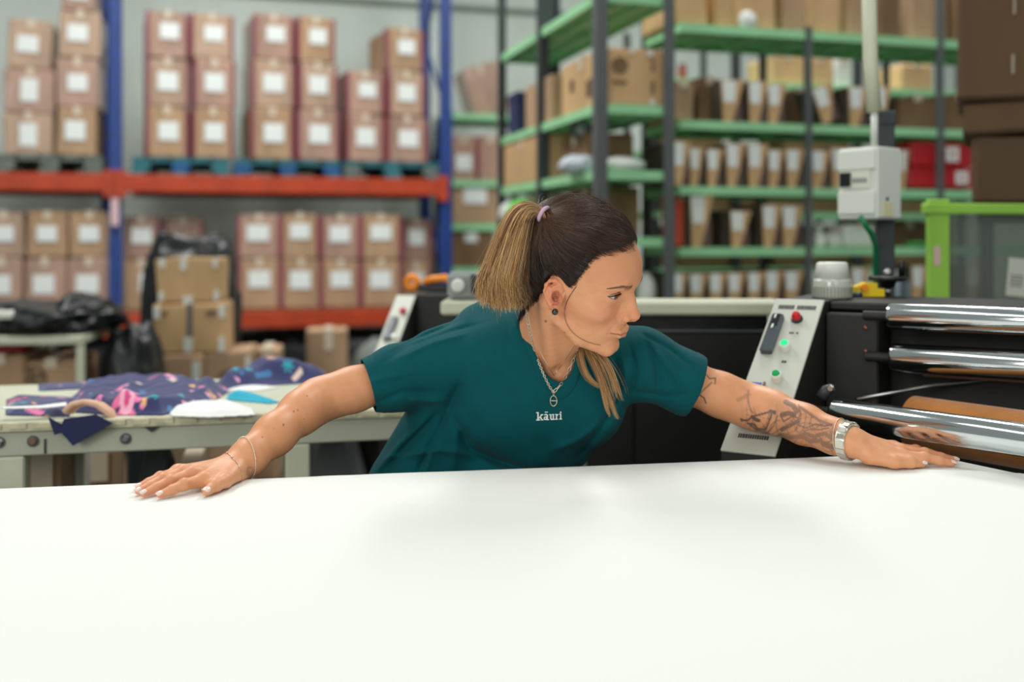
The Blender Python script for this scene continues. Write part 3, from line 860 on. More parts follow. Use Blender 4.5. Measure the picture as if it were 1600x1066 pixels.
def colour_mesh(o, cols):
    a = o.data.color_attributes.new('Col', 'FLOAT_COLOR', 'POINT')
    c = np.ones((len(o.data.vertices), 4), np.float32); c[:, :3] = cols
    a.data.foreach_set('color', c.ravel())
def vcol_mat(name, rough=.8, sheen=0.0, bump=0.0, bscale=300, spec=.5):
    m = mat(name, (128, 128, 128), rough, bump=bump, bscale=bscale, sheen=sheen, spec=spec)
    nt = m.node_tree
    n = nt.nodes.new('ShaderNodeVertexColor'); n.layer_name = 'Col'
    nt.links.new(n.outputs[0], nt.nodes['Principled BSDF'].inputs['Base Color'])
    return m
M_PRINT = vcol_mat('printed_fabric', .85, .2)
def floral(u, v, seed):
    """navy floral print sampled at cloth coordinates in metres"""
    rg = np.random.default_rng(seed)
    base = np.array(lin((50, 54, 104)))
    c = np.tile(base, (len(u), 1))
    pal = [lin(q) for q in ((238, 130, 180), (244, 170, 205), (226, 70, 120), (40, 160, 180), (60, 120, 170), (238, 180, 120), (196, 120, 190), (236, 210, 200))]
    for k in range(260):
        cx, cy = rg.uniform(-.1, .9), rg.uniform(-.1, .7)
        s = rg.uniform(.006, .018); a0 = rg.uniform(0, 6.28)
        dx, dy = u - cx, v - cy
        r = np.hypot(dx, dy); th = np.arctan2(dy, dx) + a0
        kind = k % 3
        if kind == 0:
            m_ = r < s * (.65 + .35 * np.cos(th * 7))
        elif kind == 1:
            m_ = (np.abs(dx * math.cos(a0) + dy * math.sin(a0)) < s * 1.5) & (np.abs(-dx * math.sin(a0) + dy * math.cos(a0)) < s * .5 * (1 - .3 * np.sin(dx * 900)))
        else:
            m_ = r < s * .55
        c[m_] = pal[(0, 3, 5, 1, 4, 4, 2, 7, 3, 1)[int(rg.integers(0, 10))]]
    return c
def cloth(name, px_poly, z0, hfun, colfun, label, cat='fabric', res=.0035, fr=CT, thick=.002, seed=0, m=None, ew=.03):
    """fabric lying on the table: polygon given in local table metres, height function on top"""
    P = np.array(px_poly)
    xs_ = np.arange(P[:, 0].min(), P[:, 0].max() + res, res); ys_ = np.arange(P[:, 1].min(), P[:, 1].max() + res, res)
    X, Y = np.meshgrid(xs_, ys_, indexing='ij')
    ins = np.zeros(X.shape, bool); j = len(P) - 1
    dist = np.full(X.shape, 9.0)
    for i in range(len(P)):
        (ax_, ay_), (bx, by) = P[i], P[j]
        cnd = ((ay_ > Y) != (by > Y)) & (X < (bx - ax_) * (Y - ay_) / (by - ay_ + 1e-12) + ax_)
        ins ^= cnd
        ex, ey = bx - ax_, by - ay_
        tt = np.clip(((X - ax_) * ex + (Y - ay_) * ey) / (ex * ex + ey * ey + 1e-12), 0, 1)
        dist = np.minimum(dist, np.hypot(X - ax_ - tt * ex, Y - ay_ - tt * ey)); j = i
    edge = np.clip(dist / ew, 0, 1); edge = edge * edge * (3 - 2 * edge)
    Z = z0 + hfun(X, Y) * edge + .0025
    idx = -np.ones(X.shape, int); idx[ins] = np.arange(ins.sum())
    a = idx[:-1, :-1]; b_ = idx[1:, :-1]; c_ = idx[1:, 1:]; d_ = idx[:-1, 1:]
    ok = (a >= 0) & (b_ >= 0) & (c_ >= 0) & (d_ >= 0)
    F = np.stack([a[ok], b_[ok], c_[ok], d_[ok]], 1)
    V = np.stack([X[ins], Y[ins], Z[ins]], 1)
    me = bpy.data.meshes.new(name); me.from_pydata(V.tolist(), [], F.tolist()); me.update()
    o = put(name, me, m or M_PRINT, None, True)
    if colfun is not None: colour_mesh(o, colfun(V[:, 0], V[:, 1]))
    o.location = tuple(fr.o); o.rotation_euler[2] = fr.a
    s = o.modifiers.new('thickness', 'SOLIDIFY'); s.thickness = thick; s.offset = -1
    return tag(o, label, cat)
def ctp(px, py):
    """point of the cutting table top under a photo pixel, in table coordinates"""
    Y = (ZC - ZT) * FPX / (py - HOR); p = np.array([(px - 800) / FPX * Y, Y, 0]) - CT.o
    return (p @ CT.u, p @ CT.v)
def waves(amp, seed, fx=14.0, n=6):
    rg = np.random.default_rng(seed)
    ks = [(rg.normal() * fx, rg.normal() * fx, rg.uniform(0, 6.28)) for _ in range(n)]
    def f(X, Y):
        h = 0
        for a, b_, p in ks: h = h + (.62 - .5 * np.sqrt(np.sin(X * a + Y * b_ + p) ** 2 + .05)) * 1.1 / n
        return amp * h * 1.6
    return f
a0 = ctp(25, 652); a1 = ctp(105, 654); a2 = ctp(110, 622); a3 = ctp(12, 624)
def fl(seed): return lambda u, v: floral(u - CT.lx(0), v, seed)
pile = [ctp(108, 645), ctp(180, 650), ctp(255, 650), ctp(330, 632), ctp(360, 612), ctp(300, 602), ctp(200, 600), ctp(140, 600), ctp(110, 622)]
def fl_big(u, v):
    c = floral(u - CT.lx(0), v, 5)
    fx, fy = ctp(199, 646)
    dx, dy = (u - fx), (v - fy) * .42
    r = np.hypot(dx, dy); th = np.arctan2(dy, dx)
    s = .034
    m1 = r < s * (.72 + .28 * np.cos(th * 8)); c[m1] = lin((240, 120, 175))
    m2 = r < s * .45; c[m2] = lin((250, 180, 205))
    m3 = r < s * .2; c[m3] = lin((225, 80, 140))
    return c
cloth('floral_fabric', pile, ZT, waves(.06, 3, 15), fl_big, 'crumpled navy fabric with large pink flower on the cutting table', ew=.045)
cloth('floral_fabric', [ctp(8, 650), ctp(110, 652), ctp(112, 622), ctp(10, 625)], ZT, waves(.022, 4, 9), fl(8), 'folded navy fabric with small blossoms at the left table end')
cloth('floral_fabric', [ctp(330, 618), ctp(380, 606), ctp(525, 597), ctp(520, 590), ctp(420, 588), ctp(330, 600)], ZT, waves(.12, 6, 13), fl(15), 'navy and pink fabric heap at the rear table edge', ew=.07)
cloth('floral_fabric', [ctp(60, 612), ctp(140, 608), ctp(140, 598), ctp(60, 601)], ZT, waves(.012, 9, 9), fl(21), 'flat purple floral strip along the rear left table edge')
wh = lambda u, v: np.tile(lin((240, 242, 238)), (len(u), 1))
M_WF = mat('white_fabric', (238, 240, 236), .85)
cloth('white_fabric', [ctp(256, 640), ctp(268, 652), ctp(330, 654), ctp(400, 650), ctp(395, 640), ctp(360, 628), ctp(300, 630)], ZT, waves(.02, 11, 14), None, 'ragged white fabric offcut at the front table edge', m=M_WF)
cloth('teal_fabric', [ctp(353, 626), ctp(420, 632), ctp(440, 630), ctp(385, 616), ctp(355, 616)], ZT, waves(.025, 12, 20), None, 'turquoise fabric strip on the cutting table', m=mat('turquoise_fabric', (40, 172, 200), .8))
cloth('white_fabric', [ctp(345, 612), ctp(400, 612), ctp(440, 606), ctp(400, 602), ctp(350, 604)], ZT, waves(.006, 13, 14), None, 'flat white fabric piece behind the turquoise strip', m=M_WF)
cloth('white_fabric', [ctp(2, 657), ctp(72, 656), ctp(105, 652), ctp(105, 646), ctp(60, 652), ctp(2, 654)], ZT + .024, waves(.006, 14, 14), None, 'narrow white lining strip at the left front edge', m=M_WF)
cloth('white_fabric', [ctp(160, 642), ctp(195, 648), ctp(192, 632), ctp(165, 630)], ZT + .012, waves(.04, 16, 24), None, 'small grey white crumpled offcut beside the large flower', m=mat('greywhite_fabric', (208, 212, 208), .85))
# navy corner hanging over the rail
def hang(poly, y_off, m, name, label):
    b = MB()
    P = []
    for px, py in poly:
        lx = CT.lx(px, y_off); P.append((lx, CT.z(py, lx, y_off)))
    b.prism(P[::-1], CT.w(0, y_off, 0), CT.u, (0, 0, 1), CT.v * .003)
    o = b.build(name, m); return tag(o, label, 'fabric')
hang([(75, 652), (112, 672), (85, 680)], -.017, M_NAVY, 'navy_fabric', 'small navy fabric point hanging over the table rail')
hang([(100, 655), (150, 648), (176, 662), (114, 697), (92, 672)], -.022, M_NAVY, 'navy_fabric', 'large navy fabric corner hanging over the table rail')
b = MB()
pts = [CT.w(CT.lx(px, .0), .015, CT.z(py, CT.lx(px, .0))) for px, py in ((98, 646), (110, 634), (128, 630), (148, 634), (165, 646), (180, 662))]
for k in range(4):
    b.tube([p + np.array([0, .012 * k, -.002 * k]) for p in pts], .0065, 8)
tag(b.build('tan_piping', mat('tan_edge', (232, 188, 160), .8), None, True), 'curled tan fabric edging over the hanging navy corner', 'fabric')

# ---------------------------------------------------------------- roller machine on the right
MF = Frame(.3986, 1.95, -31)
mach = thing('roller_machine', MF.w(0, 0, 0), MF.a, 'black calender machine with chrome rollers and slanted control panel', 'machine')
W0 = .104
ZTOP = 1.137
prof = [(0, .70), (.0, .866), (.36, ZTOP), (.70, ZTOP), (.70, .30), (.25, .30)]
b = MB(); b.prism([(y, z) for y, z in prof][::-1], (-.0, 0, 0), (0, 1, 0), (0, 0, 1), (W0, 0, 0)); b.build('side_cabinet', M_BLACK, mach)
sl = np.array([0, .36, ZTOP - .866]); sl_l = np.linalg.norm(sl); sl /= sl_l
nn = np.array([0, -sl[2], sl[1]])
def onp(s, x, n=0.0):
    """point on the slanted panel: s up the slope 0-1, x across in metres, n proud of it"""
    return np.array([x, 0, .866]) + sl * (s * sl_l) + nn * n
AXP = np.array([(1, 0, 0), sl, nn])
b = MB(); b.obox(onp(.5, W0 / 2, .003), AXP, (W0 / 2 + .001, sl_l / 2, .003), .002); pl = b.build('control_panel', M_SILVER, mach)
def knob(s, x, r, h, m, name, n=20, dome=False):
    b = MB(); b.lathe(onp(s, x, .006), onp(s, x, .006 + h), [(0, r), (.8, r), (1, r * .8)] if not dome else [(0, r), (.6, r), (.9, r * .75), (1, r * .4)], n)
    return b.build(name, m, mach, False)
def at(px, py):
    """panel coordinates under a photo pixel"""
    d = np.array([(px - 800) / FPX, 1, (HOR - py) / FPX]); o_ = np.array([0, 0, ZC])
    B = np.array([MF.u, MF.v, (0, 0, 1)]); d = B @ d; o_ = B @ (o_ - MF.o)
    p0 = np.array([0, 0, .866]); t_ = (nn @ (p0 - o_)) / (nn @ d); p = o_ + t_ * d
    return (p - p0) @ sl / sl_l, p[0]
s, x = at(1246, 503)
knob(s, x, .0125, .006, M_BLACKP, 'button_collar'); knob(s, x, .0095, .02, M_RED, 'stop_button', dome=True)
for (px, py), m in (((1228, 548), M_GLOW), ((1215, 596), M_GLOWD)):
    s, x = at(px, py)
    knob(s, x, .0115, .016, M_WHITEP, 'lamp_collar'); knob(s, x, .0085, .019, m, 'indicator_lamp')
s, x = at(1208, 528)
b = MB(); b.obox(onp(s, x, .011), AXP, (.0125, .058, .009), .003); cu = b.build('counter_box', mat('counter_grey', (70, 78, 84), .3), mach)
b = MB(); b.obox(onp(s + .08, x, .0205), AXP, (.007, .018, .001)); b.build('counter_window', mat('window_dark', (34, 36, 40), .15), cu)
b = MB(); b.obox(onp(s + .10, x - .002, .022), AXP, (.0018, .006, .001)); b.obox(onp(s + .03, x - .001, .022), AXP, (.002, .006, .001)); b.build('counter_digits', M_WHITEP, cu)
s, x = at(1182, 606)
b = MB(); b.obox(onp(s, x, .0065), AXP, (.010, .008, .001)); b.build('blue_sticker', mat('blue_sticker', (50, 110, 190), .5), mach)
b = MB(); b.obox(onp(s, x + .016, .008), AXP, (.0018, .009, .002)); b.build('brown_latch', mat('brown_bolt', (120, 96, 80)), mach)
def dashes(s, x0, widths, h, name):
    b = MB(); x = x0
    for w in widths:
        if w > 0: b.obox(onp(s, x + w / 2, .0064), AXP, (w / 2, h, .0006))
        x += abs(w) + .0012
    b.build(name, M_INK, mach)
rw = lambda n, seed: [float(q) for q in np.random.default_rng(seed).uniform(.0025, .0048, n)]
dashes(.935, .012, rw(7, 1) + [-.004] + rw(9, 2), .006, 'panel_lettering')
dashes(.09, .024, rw(13, 3), .005, 'panel_lettering')
dashes(at(1240, 524)[0], at(1240, 524)[1] - .008, [.004, .004, -.003, .004], .002, 'panel_lettering')
dashes(at(1226, 569)[0], at(1226, 569)[1] - .005, [.004, .004], .003, 'panel_lettering')
# housing between the side cabinets
LM = 1.5
b = MB(); b.box(W0, LM, .50, .70, .35, ZTOP - .022, .004); b.build('housing', M_BLACK, mach)
b = MB(); b.box(W0, LM, .40, .705, ZTOP - .020, ZTOP - .002, .004); b.build('top_cover', M_BLACK, mach)
b = MB(); b.box(W0 + .001, .215, .36, .499, .86, ZTOP - .024, .004); b.build('bearing_block', M_BLACK, mach)
for px, py in ((1365, 500), (1365, 540)):
    b = MB(); b.sphere((.19, .358, 1.085 if py < 520 else 1.035), .005, 10, 6); b.build('rivet', mat('copper_rivet', (150, 96, 76), .4, metal=.6), mach, True)
def roll(name, px, py, Y, r, m, dirv, length, end=None):
    p0 = pt(px, py, Y)
    d = np.array([dirv[0], dirv[1], 0.0]); d /= np.linalg.norm(d)
    B = np.array([MF.u, MF.v, (0, 0, 1)])
    a, b2 = B @ (p0 - MF.o), B @ (p0 + d * length - MF.o)
    b = MB(); b.lathe(a, b2, [(0, r * .86), (.006 / length, r), (1 - .006 / length, r), (1, r * .86)], 48)
    o = smooth_by_angle(b.build(name, m, mach))
    b = MB(); b.cyl(a - (b2 - a) / length * .05, a, r * .35, 16); b.build('shaft', M_BLACK, o)
    return o
unit2 = lambda d: np.array([d[0], d[1], 0.0]) / math.hypot(*d)
RD = (.857, -.515)
roll('chrome_roller', 1388, 494, 2.13, .0275, M_CHROME, RD, .75)
roll('chrome_roller', 1392, 559, 2.13, .0300, M_CHROME, RD, .75)
roll('felt_roller', 1440, 566, 2.20, .030, M_FELT, RD, .6)
roll('chrome_roller', 1303, 645, 2.0, .0285, M_CHROME, (.654, -.757), .58)
roll('felt_roller', 1424, 660, 2.09, .0545, M_FELT, (.60, -.80), .62)
b = MB()
B = np.array([MF.u, MF.v, (0, 0, 1)])
e1 = pt(1303, 645, 2.0) + unit2((.654, -.757)) * .585; e2 = pt(1424, 660, 2.09) + unit2((.60, -.80)) * .625
for e_ in (e1, e2):
    c_ = B @ (e_ - MF.o); b.lathe(c_ - B @ (unit2((.62, -.78)) * .006), c_ + B @ (unit2((.62, -.78)) * .02), [(0, .02), (1, .02)], 14)
m_ = [B @ (e_ + unit2((.62, -.78)) * .012 - MF.o) for e_ in (e1, e2)]
b.tube(m_, .016, 8); b.tube([m_[1], (m_[1][0], .45, m_[1][2])], .016, 8)
b.build('end_bracket', M_BLACK, mach)
b = MB()
b.tube([B @ (pt(*q) - MF.o) for q in ((1338, 624, 2.14), (1460, 602, 2.16), (1598, 588, 2.15))], .0045, 8); b.build('guide_rod', M_STEEL, mach, True)
b = MB(); c = B @ (pt(1283, 622, 2.03) - MF.o); c2 = B @ (pt(1300, 606, 2.03) - MF.o)
b.tube([c, (c + c2) / 2 + (0, 0, .006), c2], [.012, .011, .009], 10); lv = b.build('lever_bracket', M_POSTD, mach, True)
b = MB(); b.lathe(c2, c2 + np.array([-.0, -.016, 0]), [(0, .0075), (.7, .0075), (1, .005)], 12); b.build('bolt', M_STEEL, lv)

# beacon, yellow clamp, handwheel and column behind the machine
def topz(px, py, Y): return pt(px, py, Y)
q = pt(1300, 465, 2.35); q[2] = ZTOP
t = thing('beacon_lamp', q, 0, 'white domed beacon lamp with ribbed glass base on the machine', 'lamp')
s_ = 2.35 / 1600
b = MB(); b.lathe((0, 0, 0), (0, 0, 30 * s_), [(0, 29 * s_), (.12, 30 * s_), (.85, 29 * s_), (1, 28 * s_)], 36); rb = b.build('glass_base', mat('ribbed_glass', (196, 200, 186), .2, coat=.5), t, True)
b = MB()
for k in range(36):
    a = 6.283 * k / 36; b.box(-.001, .001, -.0022, 0, 2 * s_, 18 * s_)
    n_ = 8; v = np.array(b.v[-n_:]) + np.array([0, -29.5 * s_, 0]); c_, s2 = math.cos(a), math.sin(a)
    b.v[-n_:] = [(x * c_ - y * s2, x * s2 + y * c_, z) for x, y, z in v]
b.build('glass_ribs', mat('rib_glass', (150, 156, 140), .3), rb)
b = MB(); b.lathe((0, 0, 30.5 * s_), (0, 0, 56 * s_), [(0, 26.5 * s_), (.8, 24 * s_), (.95, 23 * s_), (1, 20 * s_)], 36); b.build('white_dome', M_WHITEP, t, True)
b = MB(); b.tube([(28 * s_, -.01, 4 * s_), (38 * s_, -.015, 5 * s_), (43 * s_, -.015, 7 * s_)], .006, 8); b.build('fixing_screw', M_POSTD, t, True)
q = pt(1362, 466, 2.40); q[2] = ZTOP
t = thing('yellow_clamp', q, 0, 'yellow plastic clamp on the machine top beside the beacon', 'clamp')
s_ = 2.42 / 1600
b = MB(); b.prism([(-22 * s_, 0), (20 * s_, 0), (20 * s_, 12 * s_), (9 * s_, 13 * s_), (9 * s_, 21 * s_), (-8 * s_, 22 * s_), (-24 * s_, 15 * s_)], (0, 0, 0), (1, 0, 0), (0, 0, 1), (0, .03, 0)); b.build('clamp_body', M_YELL, t)
b = MB(); b.cyl((-12 * s_, -.008, 14 * s_), (-12 * s_, 0, 14 * s_), .008, 12); b.build('clamp_screw', M_ORNG, t)
q = pt(1387, 466, 2.43); q[2] = ZTOP
t = thing('handwheel', q, 0, 'black round handwheel with crank on the machine top', 'handwheel')
s_ = 2.43 / 1600
b = MB(); b.cyl((0, 0, 0), (0, 0, 14 * s_), 5 * s_, 14); b.build('spindle', M_STEEL, t, True)
b = MB(); b.lathe((0, 0, 13 * s_), (0, 0, 31 * s_), [(0, 10 * s_), (.5, 13 * s_), (.6, 28 * s_), (.9, 29 * s_), (1, 27 * s_)], 32); b.build('wheel', M_BLACKP, t, True)
b = MB(); b.lathe((0, 0, 31 * s_), (0, 0, 43 * s_), [(0, 7 * s_), (.6, 6.5 * s_), (1, 3 * s_)], 14); b.build('hub_nut', M_STEEL, t, True)
b = MB(); b.lathe((22 * s_, 0, 31 * s_), (22 * s_, 0, 55 * s_), [(0, 5 * s_), (.9, 5.5 * s_), (1, 4 * s_)], 14); b.build('crank_grip', M_BLACKP, t, True)
YC = 2.8
q = pt(1385, 465, YC); q[2] = 0
t = thing('machine_column', q, math.radians(-8), 'dark square steel column behind the rollers carrying the electrical box', 'column')
s_ = YC / 1600
hC = pt(0, 175, YC)[2]
b = MB(); b.box(-13 * s_, 13 * s_, 0, .05, 0, hC, .003); b.build('column_tube', M_POSTD, t)
b = MB(); b.box(-15 * s_, 15 * s_, -.004, .054, hC - .035, hC + .004, .003); b.build('column_cap', M_POSTD, t)
b = MB(); b.box(-.08, .08, -.04, .1, 0, .012); b.build('base_plate', M_POSTD, t)
b = MB(); b.tube([pt(1355, -160, YC - .09), pt(1360, 100, YC - .09), pt(1366, 175, YC - .09)], 11 * s_, 10)
co = tag(b.build('cable_conduit', M_CREAM, None, True), 'pale plastic conduit dropping from above into the electrical box', 'conduit')
b = MB(); b.tube([pt(1366, 172, YC - .09), pt(1366, 228, YC - .09)], 5.5 * s_, 8); b.build('conduit_tail', M_WHITEP, co, True)
ob = pt(1371, 340, YC - .03)
ob = pt(1371, 340, YC - .11)
t = thing('electrical_box', ob, math.radians(-52), 'white plastic electrical enclosure mounted on the dark column', 'electrical box')
hb = 112 * (YC - .11) / 1600
Yb = YC - .11
bw, bd = .120, .115
b = MB(); b.box(-bw, 0, 0, bd, -.004, hb, .005)
b.build('enclosure', M_WHITEP, t)
b = MB(); b.box(-bw + .004, -.004, -.008, 0.0, .010, .07 * 1.0, .003); b.build('lower_cover', M_WHITEP, t)
b = MB(); b.box(-bw + .004, -.004, -.008, 0.0, hb - .06, hb - .008, .003); b.build('upper_cover', M_WHITEP, t)
b = MB(); b.box(-bw + .01, -.02, -.006, 0.0, .078, .128, .002); dr = b.build('breaker_door', mat('smoky_white', (226, 230, 214), .15, coat=.6), t)
b = MB(); b.box(-bw + .012, -bw + .045, -.012, -.006, .084, .122, .002); b.build('breaker_switch', M_BLACKP, dr)
b = MB()
for k in range(5): b.box(-bw + .050 + k * .009, -bw + .056 + k * .009, -.008, -.006, .094, .106)
b.build('breaker_markings', M_GREY, dr)
b = MB(); b.sphere((.001, .045, .05), (.002, .006, .006), 10, 6); b.build('side_screw', M_BLACKP, t)
b = MB(); b.box(.0, .002, .025, .07, .004, .042); b.build('yellowed_label', mat('yellowed', (226, 222, 180), .5), t)
b = MB(); b.tube([pt(1344, 338, Yb - .02), pt(1352, 352, Yb - .02), pt(1362, 366, Yb), pt(1368, 384, YC - .008), pt(1369, 460, YC - .006)], 4.2 * s_, 8)
tag(b.build('green_cable', M_CABLE, None, True), 'green cable running down from the electrical box to the column', 'cable')

# cream table of the machine and its dark cabinet behind the worker
BM = Frame(*pt(688, 0, 2.72)[:2], -2)
xw = BM.lx(1205)
bm = thing('machine_table', BM.w(0, 0, 0), BM.a, 'long cream machine table over dark cabinet panels behind the worker', 'table')
zt0, zt1 = BM.z(493, .5), BM.z(466, .5, .16)
b = MB(); b.box(0, xw + .04, 0, .16, zt0, zt1, .006); b.build('table_beam', M_CREAM, bm)
xcab = BM.lx(918, .05)
b = MB(); b.box(xcab, xw, .04, .155, .06, zt0 - .001, .003); b.build('cabinet', M_BLACKP, bm)
b = MB(); b.box(xcab - .006, xw, .026, .04, zt0 - .045, zt0 - .04); b.build('cabinet_seam', M_POST, bm)
b = MB(); xx = BM.lx(990, .04); b.box(xcab + .004, xx - .003, .028, .04, .08, zt0 - .05, .002); b.build('cabinet_door', M_BLACK, bm)
b = MB(); b.box(xx + .003, xw - .01, .028, .04, .08, zt0 - .05, .002); b.build('cabinet_door', M_BLACK, bm)
b = MB(); b.box(.0, xcab - .01, .06, .155, .06, zt0 - .05, .003); b.build('grey_panel', mat('panel_grey', (150, 154, 146), .5), bm)
for xx in (.02, xw - .06):
    b = MB(); b.box(xx, xx + .04, .05, .09, 0, .06); b.build('foot', M_POSTD, bm)
b = MB(); q0 = BM.lx(1152, -.003); b.box(q0, q0 + .05, -.004, -.0005, .0, .0); 
tp = thing('base_ledge', pt(1140, 716, 2.05) - np.array([0, 0, .0]), math.radians(-31), 'small white ledge plate below the slanted control panel', 'ledge')
b = MB(); b.box(0, .09, 0, .1, -.03, .008, .003); b.build('ledge_plate', M_WHITEP, tp)
b = MB(); b.box(.02, .05, .02, .08, -(pt(0, 716, 2.05)[2] - .0), -.03); b.build('ledge_leg', M_POSTD, tp)

# second console at the left
C2 = Frame(*pt(560, 0, 3.05)[:2], -14)
c2 = thing('control_console', C2.w(0, 0, 0), C2.a, 'left slanted control console with red button and dark side', 'console')
zt2 = 1.085
pr = [(0, .5), (0, .80), (.33, zt2), (.62, zt2), (.62, .0), (.1, .0)]
b = MB(); b.prism(pr[::-1], (0, 0, 0), (0, 1, 0), (0, 0, 1), (.065, 0, 0)); b.build('console_body', M_BLACK, c2)
b = MB(); b.box(.065, .20, .33, .62, 0, zt2 + .01, .006); b.build('motor_cover', M_BLACK, c2)
s2 = np.array([0, .33, zt2 - .8]); l2 = np.linalg.norm(s2); s2 /= l2; n2 = np.array([0, -s2[2], s2[1]])
A2 = np.array([(1, 0, 0), s2, n2])
on2 = lambda s, x, n=0: np.array([x, 0, .8]) + s2 * (s * l2) + n2 * n
b = MB(); b.obox(on2(.5, .0325, .003), A2, (.033, l2 / 2, .003), .002); b.build('control_panel', M_SILVER, c2)
b = MB(); b.lathe(on2(.82, .044, .006), on2(.82, .044, .022), [(0, .011), (.6, .011), (1, .005)], 16); b.build('stop_button', mat('pink_red', (206, 40, 80), .4), c2)
b = MB(); b.obox(on2(.64, .024, .011), A2, (.012, .05, .006), .003); b.build('counter_box', mat('counter_grey', (70, 78, 84)), c2)
for s in (.55, .40):
    b = MB(); b.lathe(on2(s, .048, .006), on2(s, .048, .02), [(0, .009), (1, .009)], 14); b.build('lamp_collar', M_WHITEP, c2)
b = MB(); b.obox(on2(.2, .022, .0065), A2, (.012, .012, .001)); b.build('blue_sticker', mat('blue_sticker', (50, 110, 190)), c2)
q = C2.w(.09, .42, zt2 + .011)
t = thing('tape_dispenser', q, math.radians(-14), 'orange and black tape dispenser lying on the left console', 'tape dispenser')
b = MB(); b.tube([(-.07 + .018 * math.cos(a), 0, .03 + .018 * math.sin(a)) for a in np.linspace(0, 6.283, 17)[:-1]], .013, 8, True); b.build('tape_roll', M_ORNG, t, True)
b = MB(); b.tube([(-.03, 0, .03), (0, 0, .042), (.045, 0, .046), (.075, 0, .036), (.085, 0, .012)], [.011, .012, .014, .013, .01], 8); b.build('orange_guard', M_ORNG, t, True)
b = MB(); b.box(-.05, .06, -.012, .012, 0, .026, .004); b.build('dispenser_frame', M_BLACKP, t)
b = MB(); b.tube([(.08, 0, .02), (.12, .0, .02), (.16, 0, .016)], .01, 8); b.build('handle', M_BLACKP, t, True)
q = pt(728, 474, 3.3)
t = thing('grey_motor', np.array([pt(728, 474, 2.80)[0], 2.76, zt1]), .1, 'grey motor unit with white cap behind the ponytail', 'motor')
b = MB(); b.box(-.045, .065, 0, .10, 0, .075, .012); b.build('motor_housing', M_GREY, t)
b = MB(); b.lathe((-.02, 0, .04), (-.02, -.02, .04), [(0, .018), (.7, .018), (1, .012)], 16); b.build('white_cap', M_WHITEP, t)
b = MB(); b.box(.015, .03, -.006, 0, .02, .07); b.build('dark_vent', M_POSTD, t)

# lime guard frame with clear panel
GF = Frame(*pt(1452, 0, 3.0)[:2], 10)
gf = thing('machine_guard', GF.w(0, 0, 0), GF.a, 'lime green machine guard frame with smoky clear panel', 'guard')
zr = GF.z(326, .0); wl = GF.lx(1485)
b = MB(); b.box(0, wl, 0, .022, 0, GF.z(311, 0), .004); po = b.build('post', M_LIME, gf)
b = MB(); b.box(wl * .22, wl * .5, -.002, -.0005, GF.z(415, 0), GF.z(385, 0)); b.build('pink_sticker', mat('pink_sticker', (226, 190, 190)), po)
b = MB(); b.box(-.01, .62, -.006, .03, GF.z(335, .2), GF.z(318, .2), .004); b.build('top_rail', M_LIME, gf)
b = MB(); b.box(.58, .62, 0, .05, 0, zr, .004); b.build('post', M_LIME, gf)
b = MB(); b.box(wl + .002, .578, .012, .032, .62, .66, .003); b.build('bottom_rail', M_LIME, gf)
mg = bpy.data.materials.new('smoky_acrylic'); mg.use_nodes = True
nt = mg.node_tree; bs = nt.nodes['Principled BSDF']; out = nt.nodes['Material Output']
bs.inputs['Base Color'].default_value = (*lin((120, 126, 120)), 1); bs.inputs['Roughness'].default_value = .25
tr = nt.nodes.new('ShaderNodeBsdfTransparent'); tr.inputs[0].default_value = (.8, .84, .8, 1)
mx = nt.nodes.new('ShaderNodeMixShader'); mx.inputs[0].default_value = .5
nt.links.new(tr.outputs[0], mx.inputs[1]); nt.links.new(bs.outputs[0], mx.inputs[2]); nt.links.new(mx.outputs[0], out.inputs[0])
b = MB(); b.box(wl + .002, .578, .018, .024, .66, GF.z(336, .2)); b.build('clear_panel', mg, gf)
x0, x1, z0, z1 = GF.rect((1579, 402, 1640, 462), -.01)
b = MB(); b.box(0, x1 - x0, 0, .002, 0, z1 - z0); pn = b.build('paper_notice', mat('notice_paper', (206, 208, 196), .7)); pn.location = tuple(GF.w(x0, .012, z0)); pn.rotation_euler = (0, .10, GF.a)
tag(pn, 'pale paper notice taped to the smoky guard panel', 'notice')
b = MB()
for k in range(4):
    for i in range(3):
        b.box(.012 + i * .014, .022 + i * .014, -.001, -.0002, .06 - k * .01, .064 - k * .01)
b.build('notice_lettering', M_INK, pn)

# ---------------------------------------------------------------- white cloth table in front
TZ = ZC - .40
tab = thing('laying_table', (0, 1.2, 0), 0, 'large steel laying table under the white cloth in the foreground', 'table')
top_poly = [(-2.1, .30), (2.0, .30), (2.0, .36), (.895, 1.70), (.76, 1.93), (.74, 1.945), (.66, 1.90), (-.82, 1.645), (-2.1, 1.43)]
def inset(poly, d):
    c = np.mean(poly, 0); return [tuple(np.array(p) + (c - np.array(p)) / np.linalg.norm(c - np.array(p)) * d) for p in poly]
b = MB(); b.prism([(x, y - 1.2) for x, y in inset(top_poly, .015)], (0, 0, TZ - .06), (1, 0, 0), (0, 1, 0), (0, 0, .055)); b.build('table_top', M_TABLE, tab)
for x, y in ((-1.9, .4), (1.6, .42), (-1.9, 1.35), (.5, 1.75)):
    b = MB(); b.box(x - .03, x + .03, y - 1.2 - .03, y - 1.2 + .03, 0, TZ - .06, .004); b.build('leg', M_TABLE, tab)
